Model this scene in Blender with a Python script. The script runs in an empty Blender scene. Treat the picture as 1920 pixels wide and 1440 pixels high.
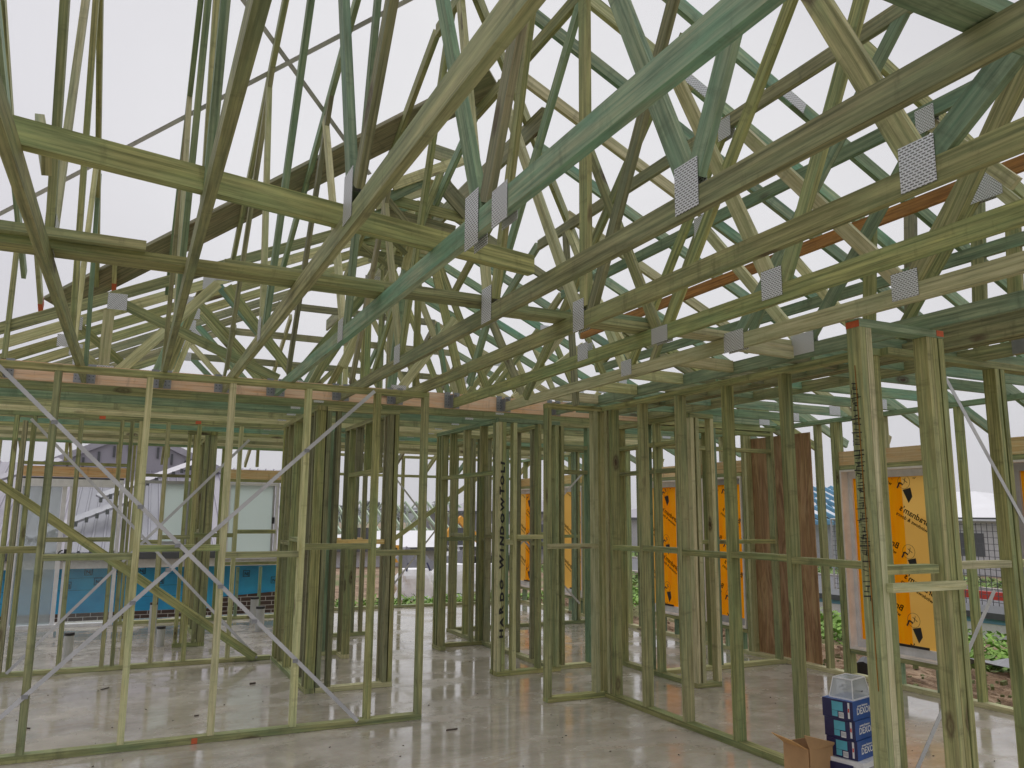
import bpy, math, random
from mathutils import Vector, Matrix
rnd = random.Random(7)
S = bpy.context.scene
col = S.collection
PI = math.pi
T25 = math.tan(math.radians(25))

# ------------------------------------------------------------------ materials
def new_mat(name):
    m = bpy.data.materials.new(name); m.use_nodes = True
    nt = m.node_tree
    for n in list(nt.nodes):
        if n.type != 'OUTPUT_MATERIAL': nt.nodes.remove(n)
    b = nt.nodes.new('ShaderNodeBsdfPrincipled')
    nt.links.new(b.outputs[0], [n for n in nt.nodes if n.type == 'OUTPUT_MATERIAL'][0].inputs[0])
    return m, nt, b
def N(nt, t, **kw):
    n = nt.nodes.new(t)
    for k, v in kw.items():
        if k in n.inputs: n.inputs[k].default_value = v
        else: setattr(n, k, v)
    return n
def L(nt, a, b): nt.links.new(a, b)
def c4(c): return (c[0], c[1], c[2], 1)
def ramp(nt, fac, stops):
    r = nt.nodes.new('ShaderNodeValToRGB'); e = r.color_ramp.elements
    while len(e) < len(stops): e.new(0.5)
    for i, (p, c) in enumerate(stops): e[i].position = p; e[i].color = c4(c)
    L(nt, fac, r.inputs[0]); return r
def mixc(nt, fac, a, b, mode='MIX'):
    m = nt.nodes.new('ShaderNodeMix'); m.data_type = 'RGBA'; m.blend_type = mode
    for s, v in ((m.inputs[0], fac), (m.inputs[6], a), (m.inputs[7], b)):
        if hasattr(v, 'links'): L(nt, v, s)
        elif isinstance(v, (int, float)): s.default_value = v
        else: s.default_value = c4(v)
    return m.outputs[2]
def mapping(nt, src, scale, loc=None):
    mp = nt.nodes.new('ShaderNodeMapping'); mp.inputs['Scale'].default_value = scale
    L(nt, src, mp.inputs[0])
    if loc is not None: L(nt, loc, mp.inputs['Location'])
    return mp.outputs[0]
def math_(nt, op, a, b=None, clamp=False):
    m = nt.nodes.new('ShaderNodeMath'); m.operation = op; m.use_clamp = clamp
    for i, v in enumerate((a, b)):
        if v is None: continue
        if hasattr(v, 'links'): L(nt, v, m.inputs[i])
        else: m.inputs[i].default_value = v
    return m.outputs[0]

def wood(name, c1, c2, stain, stain_amt=.5, rough=.62, knot=(.09, .055, .03)):
    """sawn treated pine: long grain along U, knots, damp stain patches"""
    m, nt, b = new_mat(name)
    uv = nt.nodes.new('ShaderNodeTexCoord').outputs['UV']
    g = N(nt, 'ShaderNodeTexNoise', Scale=1.0, Detail=6.0, Roughness=.66, Distortion=.15)
    L(nt, mapping(nt, uv, (1.2, 60, 1)), g.inputs['Vector'])
    base = ramp(nt, g.outputs['Fac'], [(.33, [x*.62 for x in c2]), (.44, c2), (.58, c1), (.75, [min(1, x*1.12) for x in c1])]).outputs[0]
    s = N(nt, 'ShaderNodeTexNoise', Scale=1.0, Detail=4.0, Roughness=.65)
    L(nt, mapping(nt, uv, (1.1, 5, 1)), s.inputs['Vector'])
    sf = ramp(nt, s.outputs['Fac'], [(.44, (0, 0, 0)), (.64, (stain_amt,)*3)]).outputs[0]
    base = mixc(nt, sf, base, stain)
    mo = N(nt, 'ShaderNodeTexNoise', Scale=1.0, Detail=5.0, Roughness=.7); L(nt, mapping(nt, uv, (3.0, 26, 1)), mo.inputs['Vector'])
    base = mixc(nt, .5, base, ramp(nt, mo.outputs['Fac'], [(.32, (.20, .20, .18)), (.5, (.5, .5, .5)), (.68, (.76, .77, .72))]).outputs[0], 'OVERLAY')
    # big dirty drip patches
    d = N(nt, 'ShaderNodeTexNoise', Scale=1.0, Detail=6.0, Roughness=.7)
    L(nt, mapping(nt, uv, (9, 2.4, 1)), d.inputs['Vector'])
    df = ramp(nt, d.outputs['Fac'], [(.56, (0, 0, 0)), (.70, (.6,)*3)]).outputs[0]
    base = mixc(nt, df, base, [x*.5 for x in c2])
    # knots
    v = N(nt, 'ShaderNodeTexVoronoi', Scale=1.0); v.inputs['Randomness'].default_value = 1
    wob = N(nt, 'ShaderNodeTexNoise', Scale=22.0, Detail=2.0); L(nt, uv, wob.inputs['Vector'])
    uvw = mixc(nt, .025, uv, wob.outputs['Color'])
    L(nt, mapping(nt, uvw, (1.5, 3.9, 1)), v.inputs['Vector'])
    kf = ramp(nt, v.outputs['Distance'], [(.04, (1, 1, 1)), (.06, (.45,)*3), (.085, (.75,)*3), (.14, (0, 0, 0))]).outputs[0]
    sp = nt.nodes.new('ShaderNodeSeparateColor'); L(nt, v.outputs['Color'], sp.inputs[0])
    kf2 = math_(nt, 'MULTIPLY', kf, math_(nt, 'GREATER_THAN', sp.outputs[0], .3))
    base = mixc(nt, kf2, base, knot)
    # per piece variation
    oi = nt.nodes.new('ShaderNodeObjectInfo')
    hsv = nt.nodes.new('ShaderNodeHueSaturation')
    L(nt, base, hsv.inputs['Color'])
    L(nt, math_(nt, 'ADD', math_(nt, 'MULTIPLY', oi.outputs['Random'], .34), .72), hsv.inputs['Value'])
    fr = math_(nt, 'FRACT', math_(nt, 'MULTIPLY', oi.outputs['Random'], 17.3))
    L(nt, math_(nt, 'ADD', math_(nt, 'MULTIPLY', fr, .03), .482), hsv.inputs['Hue'])
    fr2 = math_(nt, 'FRACT', math_(nt, 'MULTIPLY', oi.outputs['Random'], 31.7))
    L(nt, math_(nt, 'ADD', math_(nt, 'MULTIPLY', fr2, .22), .98), hsv.inputs['Saturation'])
    L(nt, hsv.outputs[0], b.inputs['Base Color'])
    b.inputs['Roughness'].default_value = rough
    b.inputs['Specular IOR Level'].default_value = .35
    bp = N(nt, 'ShaderNodeBump', Strength=.18, Distance=.004); L(nt, g.outputs['Fac'], bp.inputs['Height'])
    L(nt, bp.outputs[0], b.inputs['Normal'])
    return m
M = {}
M['G'] = wood('treated_pine', (.50, .485, .245), (.30, .31, .145), (.23, .35, .19), .45)
M['T'] = wood('teal_pine', (.35, .42, .27), (.22, .30, .18), (.19, .345, .24), .55)
M['P'] = wood('pale_pine', (.70, .665, .40), (.53, .515, .29), (.38, .48, .27), .4)
M['B'] = wood('brown_pine', (.41, .385, .24), (.27, .265, .155), (.23, .29, .18), .5)
M['R'] = wood('rust_pine', (.50, .23, .085), (.36, .155, .055), (.26, .18, .09), .3)
M['K'] = wood('pink_lvl', (.98, .76, .54), (.90, .68, .48), (.76, .58, .38), .2)
M['O'] = wood('orange_pine', (1, .78, .43), (.88, .65, .33), (.76, .56, .29), .3)
M['D'] = wood('damp_pine', (.33, .325, .175), (.21, .215, .11), (.18, .24, .14), .5)
M['Y'] = wood('rafter_green', (.42, .49, .325), (.27, .38, .255), (.19, .39, .29), .7)

def plain(name, c, rough=.5, metal=0, spec=.5, bump=None, var=.12, nscale=8):
    m, nt, b = new_mat(name)
    tc = nt.nodes.new('ShaderNodeTexCoord')
    n = N(nt, 'ShaderNodeTexNoise', Scale=float(nscale), Detail=6.0, Roughness=.6); L(nt, tc.outputs['Object'], n.inputs['Vector'])
    r = ramp(nt, n.outputs['Fac'], [(.3, [x*(1-var) for x in c]), (.7, [min(1, x*(1+var)) for x in c])])
    L(nt, r.outputs[0], b.inputs['Base Color'])
    b.inputs['Roughness'].default_value = rough; b.inputs['Metallic'].default_value = metal
    b.inputs['Specular IOR Level'].default_value = spec
    if bump:
        bp = N(nt, 'ShaderNodeBump', Strength=bump, Distance=.02); L(nt, n.outputs['Fac'], bp.inputs['Height']); L(nt, bp.outputs[0], b.inputs['Normal'])
    return m
def plate_mat():
    m, nt, b = new_mat('pressed_nail_plate')
    uv = nt.nodes.new('ShaderNodeTexCoord').outputs['UV']
    br = nt.nodes.new('ShaderNodeTexBrick'); br.offset = .5
    L(nt, mapping(nt, uv, (48, 48, 1)), br.inputs['Vector'])
    br.inputs['Scale'].default_value = 1; br.inputs['Brick Width'].default_value = .95; br.inputs['Row Height'].default_value = .46
    br.inputs['Mortar Size'].default_value = .15; br.inputs['Mortar Smooth'].default_value = .1
    br.inputs['Color1'].default_value = (.03, .035, .03, 1); br.inputs['Color2'].default_value = (.06, .06, .05, 1)
    br.inputs['Mortar'].default_value = (.80, .82, .84, 1)
    L(nt, br.outputs['Color'], b.inputs['Base Color'])
    b.inputs['Roughness'].default_value = .42; b.inputs['Metallic'].default_value = .25
    bp = N(nt, 'ShaderNodeBump', Strength=.6, Distance=.003); L(nt, br.outputs['Fac'], bp.inputs['Height']); bp.invert = True; L(nt, bp.outputs[0], b.inputs['Normal'])
    return m
def strap_mat():
    m, nt, b = new_mat('galvanised_strap')
    uv = nt.nodes.new('ShaderNodeTexCoord').outputs['UV']
    # round punched holes along the strap
    v = N(nt, 'ShaderNodeTexVoronoi', Scale=1.0); v.inputs['Randomness'].default_value = 0.0
    L(nt, mapping(nt, uv, (18, 33.3, 1)), v.inputs['Vector'])
    f = ramp(nt, v.outputs['Distance'], [(.07, (.5,)*3), (.1, (0, 0, 0))]).outputs[0]
    n = N(nt, 'ShaderNodeTexNoise', Scale=3.0, Detail=4.0); L(nt, uv, n.inputs['Vector'])
    base = ramp(nt, n.outputs['Fac'], [(.35, (.50, .51, .52)), (.65, (.66, .67, .68))]).outputs[0]
    L(nt, mixc(nt, f, base, (.05, .05, .05)), b.inputs['Base Color'])
    b.inputs['Roughness'].default_value = .38; b.inputs['Metallic'].default_value = .55
    return m
M['M'] = plate_mat(); M['S'] = strap_mat()
M['metal'] = plain('galvanised_steel', (.30, .31, .32), .4, .6, nscale=30)
M['paint'] = plain('orange_marking_paint', (.62, .13, .045), .7, nscale=40)
M['ink'] = plain('black_ink', (.02, .02, .02), .6)
M['white_al'] = plain('white_aluminium', (.78, .78, .79), .35)
M['grey_al'] = plain('grey_aluminium', (.42, .43, .44), .35)
M['reveal'] = plain('primed_timber_reveal', (.86, .81, .75), .6)
M['black'] = plain('black_plastic', (.015, .015, .015), .45)
M['pvc'] = plain('grey_pvc', (.52, .53, .52), .4)
M['white'] = plain('white_plastic', (.82, .82, .82), .5)
M['card'] = plain('cardboard', (.50, .30, .14), .8)
M['card_in'] = plain('cardboard_edge', (.62, .36, .14), .8)
M['navy'] = plain('navy_card', (.012, .012, .075), .35)
M['blue'] = plain('blue_card', (.015, .085, .33), .35)
M['cyan'] = plain('cyan_print', (.10, .42, .52), .4)
M['barcode'] = plain('barcode_print', (.75, .75, .75), .5)
M['redink'] = plain('red_print', (.65, .05, .03), .5)
M['tarp'] = plain('silver_tarp', (.22, .22, .24), .35, nscale=5, bump=.5)
M['yellow_sign'] = plain('amber_sign', (.85, .42, .04), .5)
M['darkgrey'] = plain('dark_grey', (.08, .085, .09), .5)

def glass(name, tint=(1, 1, 1), alpha=.12, rough=.02):
    m, nt, b = new_mat(name)
    out = [n for n in nt.nodes if n.type == 'OUTPUT_MATERIAL'][0]
    tr = N(nt, 'ShaderNodeBsdfTransparent'); tr.inputs[0].default_value = c4(tint)
    b.inputs['Base Color'].default_value = (.75, .8, .8, 1); b.inputs['Roughness'].default_value = rough
    mx = nt.nodes.new('ShaderNodeMixShader'); mx.inputs[0].default_value = alpha
    L(nt, tr.outputs[0], mx.inputs[1]); L(nt, b.outputs[0], mx.inputs[2]); L(nt, mx.outputs[0], out.inputs[0])
    return m
M['glass'] = glass('window_glass', (.95, .97, .97), .06)
M['glass_dusty'] = glass('dusty_door_glass', (.80, .84, .85), .34, .3)
M['clear'] = glass('clear_plastic_tub', (.78, .79, .8), .45, .12)
def frosted():
    m, nt, b = new_mat('frosted_pane'); b.inputs['Base Color'].default_value = (.68, .75, .73, 1); b.inputs['Roughness'].default_value = .25
    out = [n for n in nt.nodes if n.type == 'OUTPUT_MATERIAL'][0]
    t = N(nt, 'ShaderNodeBsdfTranslucent'); t.inputs[0].default_value = (.9, .97, .95, 1)
    mx = nt.nodes.new('ShaderNodeMixShader'); mx.inputs[0].default_value = .6
    L(nt, b.outputs[0], mx.inputs[1]); L(nt, t.outputs[0], mx.inputs[2]); L(nt, mx.outputs[0], out.inputs[0]); return m
M['frost'] = frosted()
def film():
    """translucent amber protective film"""
    m, nt, b = new_mat('amber_protective_film')
    out = [n for n in nt.nodes if n.type == 'OUTPUT_MATERIAL'][0]
    tc = nt.nodes.new('ShaderNodeTexCoord')
    n = N(nt, 'ShaderNodeTexNoise', Scale=4.0, Detail=3.0); L(nt, mapping(nt, tc.outputs['Object'], (1, 3, .6)), n.inputs['Vector'])
    r = ramp(nt, n.outputs['Fac'], [(.35, (1, .54, .008)), (.65, (1, .62, .02))])
    L(nt, r.outputs[0], b.inputs['Base Color']); b.inputs['Roughness'].default_value = .25
    t = nt.nodes.new('ShaderNodeBsdfTranslucent'); L(nt, r.outputs[0], t.inputs[0])
    mx = nt.nodes.new('ShaderNodeMixShader'); mx.inputs[0].default_value = .85
    L(nt, b.outputs[0], mx.inputs[1]); L(nt, t.outputs[0], mx.inputs[2]); L(nt, mx.outputs[0], out.inputs[0]); return m
M['film'] = film()
M['film_thin'] = glass('thin_amber_film', (1, .86, .5), .72, .3)
_nt = M['film_thin'].node_tree; _b = _nt.nodes['Principled BSDF']; _b.inputs['Base Color'].default_value = (1, .70, .26, 1)
_t = _nt.nodes.new('ShaderNodeBsdfTranslucent'); _t.inputs[0].default_value = (1, .72, .30, 1); _m = _nt.nodes.new('ShaderNodeMixShader'); _m.inputs[0].default_value = .75
_x = [n for n in _nt.nodes if n.type == 'MIX_SHADER' and n is not _m][0]; _nt.links.new(_b.outputs[0], _m.inputs[1]); _nt.links.new(_t.outputs[0], _m.inputs[2]); _nt.links.new(_m.outputs[0], _x.inputs[2])

def concrete():
    m, nt, b = new_mat('wet_concrete')
    P = nt.nodes.new('ShaderNodeTexCoord').outputs['Object']
    n1 = N(nt, 'ShaderNodeTexNoise', Scale=.55, Detail=7.0, Roughness=.6); L(nt, P, n1.inputs['Vector'])
    n2 = N(nt, 'ShaderNodeTexNoise', Scale=3.2, Detail=8.0, Roughness=.68); L(nt, mapping(nt, P, (.8, 1.1, 1)), n2.inputs['Vector'])
    n3 = N(nt, 'ShaderNodeTexNoise', Scale=60.0, Detail=3.0); L(nt, P, n3.inputs['Vector'])
    base = ramp(nt, n2.outputs['Fac'], [(.3, (.30, .27, .215)), (.5, (.44, .40, .335)), (.72, (.60, .56, .49))]).outputs[0]
    wet = ramp(nt, n1.outputs['Fac'], [(.42, (0, 0, 0)), (.56, (1, 1, 1))]).outputs[0]
    base = mixc(nt, math_(nt, 'MULTIPLY', wet, .34), base, (.30, .275, .235))
    base = mixc(nt, .16, base, n3.outputs['Color'], 'OVERLAY')
    # rusty brown tide marks
    n4 = N(nt, 'ShaderNodeTexNoise', Scale=.8, Detail=5.0, Roughness=.55, Distortion=1.2); L(nt, mapping(nt, P, (.8, 1.3, 1)), n4.inputs['Vector'])
    tf = ramp(nt, n4.outputs['Fac'], [(.485, (0, 0, 0)), (.5, (.45,)*3), (.515, (0, 0, 0))]).outputs[0]
    base = mixc(nt, tf, base, (.36, .28, .20))
    # dark scuffs
    v = N(nt, 'ShaderNodeTexVoronoi', Scale=2.3); L(nt, mapping(nt, mixc(nt, .06, P, n2.outputs['Color']), (1, 2.6, 1)), v.inputs['Vector'])
    sf = ramp(nt, v.outputs['Distance'], [(.03, (.7,)*3), (.07, (0, 0, 0))]).outputs[0]
    base = mixc(nt, sf, base, (.22, .18, .14))
    L(nt, base, b.inputs['Base Color'])
    rr = N(nt, 'ShaderNodeTexNoise', Scale=1.1, Detail=6.0, Roughness=.62); L(nt, mapping(nt, P, (1, 1.15, 1)), rr.inputs['Vector'])
    ro = ramp(nt, rr.outputs['Fac'], [(.36, (.45,)*3), (.45, (.26,)*3), (.51, (.08,)*3), (.57, (.02,)*3)]).outputs[0]
    L(nt, ro, b.inputs['Roughness']); b.inputs['Specular IOR Level'].default_value = .5
    b.inputs['Coat Weight'].default_value = .3; b.inputs['Coat IOR'].default_value = 1.36
    L(nt, math_(nt, 'ADD', math_(nt, 'MULTIPLY', ro, .8), .02), b.inputs['Coat Roughness'])
    bp = N(nt, 'ShaderNodeBump', Strength=.25, Distance=.006); L(nt, n2.outputs['Fac'], bp.inputs['Height']); L(nt, bp.outputs[0], b.inputs['Normal'])
    return m
M['floor'] = concrete()
def soil():
    m, nt, b = new_mat('churned_soil')
    P = nt.nodes.new('ShaderNodeTexCoord').outputs['Object']
    n = N(nt, 'ShaderNodeTexNoise', Scale=2.2, Detail=10.0, Roughness=.75, Distortion=.8); L(nt, P, n.inputs['Vector'])
    base = ramp(nt, n.outputs['Fac'], [(.3, (.06, .04, .028)), (.45, (.26, .17, .10)), (.6, (.48, .34, .22)), (.75, (.62, .50, .38))]).outputs[0]
    g = N(nt, 'ShaderNodeTexNoise', Scale=.16, Detail=4.0, Roughness=.6); L(nt, P, g.inputs['Vector'])
    gf = ramp(nt, g.outputs['Fac'], [(.50, (0, 0, 0)), (.58, (.9,)*3)]).outputs[0]
    base = mixc(nt, gf, base, (.16, .20, .06))
    L(nt, base, b.inputs['Base Color']); b.inputs['Roughness'].default_value = .9
    bp = N(nt, 'ShaderNodeBump', Strength=1.0, Distance=.12); L(nt, n.outputs['Fac'], bp.inputs['Height']); L(nt, bp.outputs[0], b.inputs['Normal'])
    return m
M['soil'] = soil()
M['asphalt'] = plain('asphalt', (.13, .13, .14), .7, nscale=20)
M['kerb'] = plain('kerb_concrete', (.42, .39, .35), .8)
M['grassblade'] = plain('grass_green', (.16, .26, .045), .7, nscale=3, var=.5)
M['weed'] = plain('weed_green', (.20, .36, .05), .7, nscale=6, var=.5)
def brick():
    m, nt, b = new_mat('brown_brick')
    P = nt.nodes.new('ShaderNodeTexCoord').outputs['UV']
    br = nt.nodes.new('ShaderNodeTexBrick'); L(nt, P, br.inputs['Vector'])
    br.inputs['Scale'].default_value = 1; br.inputs['Brick Width'].default_value = .24; br.inputs['Row Height'].default_value = .086
    br.inputs['Mortar Size'].default_value = .007; br.inputs['Color1'].default_value = (.085, .05, .038, 1)
    br.inputs['Color2'].default_value = (.12, .075, .055, 1); br.inputs['Mortar'].default_value = (.62, .58, .54, 1)
    L(nt, br.outputs['Color'], b.inputs['Base Color']); b.inputs['Roughness'].default_value = .8
    bp = N(nt, 'ShaderNodeBump', Strength=.6, Distance=.01); L(nt, br.outputs['Fac'], bp.inputs['Height']); bp.invert = True; L(nt, bp.outputs[0], b.inputs['Normal'])
    return m
M['brick'] = brick()
def ply():
    m, nt, b = new_mat('plywood_brace')
    uv = nt.nodes.new('ShaderNodeTexCoord').outputs['UV']
    w = N(nt, 'ShaderNodeTexNoise', Scale=1.0, Detail=6.0, Roughness=.6, Distortion=2.2); L(nt, mapping(nt, uv, (1.3, 9, 1)), w.inputs['Vector'])
    w2 = N(nt, 'ShaderNodeTexNoise', Scale=1.0, Detail=5.0, Roughness=.7); L(nt, mapping(nt, uv, (2, 90, 1)), w2.inputs['Vector'])
    base = ramp(nt, w.outputs['Fac'], [(.3, (.20, .105, .05)), (.45, (.37, .21, .10)), (.62, (.54, .35, .19))]).outputs[0]
    base = mixc(nt, .35, base, w2.outputs['Color'], 'OVERLAY')
    L(nt, base, b.inputs['Base Color']); b.inputs['Roughness'].default_value = .5; return m
M['ply'] = ply()
def roofsheet(name, c):
    m, nt, b = new_mat(name)
    n = N(nt, 'ShaderNodeTexNoise', Scale=.6, Detail=4.0); L(nt, nt.nodes.new('ShaderNodeTexCoord').outputs['Object'], n.inputs['Vector'])
    r = ramp(nt, n.outputs['Fac'], [(.3, [x*.93 for x in c]), (.7, c)]); L(nt, r.outputs[0], b.inputs['Base Color'])
    b.inputs['Roughness'].default_value = .65; return m
M['roof'] = roofsheet('lilac_grey_roof_sheet', (.36, .345, .39)); M['roofw'] = roofsheet('white_roof_sheet', (.80, .80, .82))
M['cap'] = plain('roof_capping', (.40, .385, .43), .4)
M['wrap'] = plain('blue_wall_wrap', (.04, .47, .98), .4, nscale=2, var=.25, bump=.4)
M['wrapink'] = plain('wrap_print', (.004, .02, .05), .5)
M['wall_light'] = plain('pale_render', (.60, .60, .61), .7)
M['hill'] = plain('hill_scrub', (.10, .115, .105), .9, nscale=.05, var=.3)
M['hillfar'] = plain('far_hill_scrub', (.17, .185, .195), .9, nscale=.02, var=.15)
M['foliage'] = plain('tree_foliage', (.055, .07, .045), .8, nscale=2, var=.4)
M['bag'] = plain('white_bulk_bag', (.93, .93, .94), .6, nscale=5, bump=.4)
M['debris'] = plain('dark_scrap', (.10, .08, .06), .7, nscale=20)

# ------------------------------------------------------------------ mesh helpers
class MB:
    def __init__(s): s.v = []; s.f = []; s.uv = []
    def quad(s, pts, uvs=None):
        i = len(s.v); s.v += [tuple(p) for p in pts]; s.f.append(tuple(range(i, i+len(pts))))
        s.uv.append(uvs or [(0, 0)]*len(pts))
    def beam(s, P, Q, n, w, d, cut=0, ch=.0):
        """box from P to Q; n = direction of width w; d = depth across both"""
        P = Vector(P); Q = Vector(Q); u = Q-P; ln = u.length
        if ln < 1e-5: return s
        u /= ln; n = Vector(n); n = (n-u*n.dot(u)).normalized(); m = u.cross(n)
        ou = rnd.uniform(0, 40); ov = rnd.uniform(0, 40)
        sec = [(-w/2, -d/2), (w/2, -d/2), (w/2, d/2), (-w/2, d/2)]
        a = [P+n*x+m*y for x, y in sec]; b = [Q+n*x+m*y for x, y in sec]
        per = [0, w, w+d, 2*w+d, 2*w+2*d]
        for i in range(4):
            j = (i+1) % 4
            s.quad([a[i], a[j], b[j], b[i]], [(ou, ov+per[i]), (ou, ov+per[i+1]), (ou+ln, ov+per[i+1]), (ou+ln, ov+per[i])])
        s.quad(a[::-1], [(ou, ov), (ou, ov+w), (ou+d, ov+w), (ou+d, ov)]); s.quad(b, [(ou, ov), (ou, ov+w), (ou+d, ov+w), (ou+d, ov)])
        return s
    def box(s, lo, hi):
        x0, y0, z0 = lo; x1, y1, z1 = hi
        c = [(x0, y0, z0), (x1, y0, z0), (x1, y1, z0), (x0, y1, z0), (x0, y0, z1), (x1, y0, z1), (x1, y1, z1), (x0, y1, z1)]
        for q, ax in (((0, 3, 2, 1), 2), ((4, 5, 6, 7), 2), ((0, 1, 5, 4), 1), ((1, 2, 6, 5), 0), ((2, 3, 7, 6), 1), ((3, 0, 4, 7), 0)):
            pts = [c[i] for i in q]
            s.quad(pts, [((p[1] if ax == 0 else p[0]), (p[1] if ax == 2 else p[2])) for p in pts])
        return s
    def cyl(s, P, Q, r, n=14, r2=None, cap=True):
        P = Vector(P); Q = Vector(Q); u = (Q-P).normalized(); a = u.orthogonal().normalized(); b = u.cross(a); r2 = r if r2 is None else r2
        A = [P+(a*math.cos(2*PI*i/n)+b*math.sin(2*PI*i/n))*r for i in range(n)]
        B = [Q+(a*math.cos(2*PI*i/n)+b*math.sin(2*PI*i/n))*r2 for i in range(n)]
        for i in range(n): s.quad([A[i], A[(i+1) % n], B[(i+1) % n], B[i]])
        if cap: s.quad(A[::-1]); s.quad(B)
        return s
    def build(s, name, mat, parent=None, loc=None, smooth=False):
        me = bpy.data.meshes.new(name)
        if loc is None:
            k = len(s.v) or 1
            loc = [sum(v[i] for v in s.v)/k for i in range(3)]
        off = Vector(loc)
        me.from_pydata([tuple(Vector(v)-off) for v in s.v], [], s.f)
        uvl = me.uv_layers.new(name='UVMap'); li = 0
        for f, us in zip(s.f, s.uv):
            for k in range(len(f)): uvl.data[li].uv = us[k]; li += 1
        me.materials.append(M[mat] if isinstance(mat, str) else mat)
        if smooth:
            for p in me.polygons: p.use_smooth = True
        o = bpy.data.objects.new(name, me); col.objects.link(o)
        if parent is not None:
            o.parent = parent; o.location = off-Vector(world_loc(parent))
        else: o.location = off
        return o
WL = {}
def world_loc(o):
    p = Vector(o.location); q = o.parent
    while q is not None: p = p+Vector(q.location); q = q.parent
    return p
def tag(o, label=None, cat=None, group=None, kind=None):
    if label: o['label'] = label
    if cat: o['category'] = cat
    if group: o['group'] = group
    if kind: o['kind'] = kind
    return o
def thing(name, label, cat, loc=(0, 0, 0), group=None):
    o = bpy.data.objects.new(name, None); col.objects.link(o); o.location = loc; o.empty_display_size = .1
    return tag(o, label, cat, group)
def beam(name, mat, parent, P, Q, n, w, d): return MB().beam(P, Q, n, w, d).build(name, mat, parent)
NX, NY, NZ = (1, 0, 0), (0, 1, 0), (0, 0, 1)
def bxo(name, mat, parent, lo, hi): return MB().box(lo, hi).build(name, mat, parent)
def rc(pool): return pool[rnd.randrange(len(pool))]
TX={0: -0.99, 1: -0.41, 2: 0.17, 3: 0.68, 4: 1.125, 5: 1.72, 6: 2.25, 7: 2.84, 8: 3.41, 9: 4.0, 10: 4.57, 11: 5.12}
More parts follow.
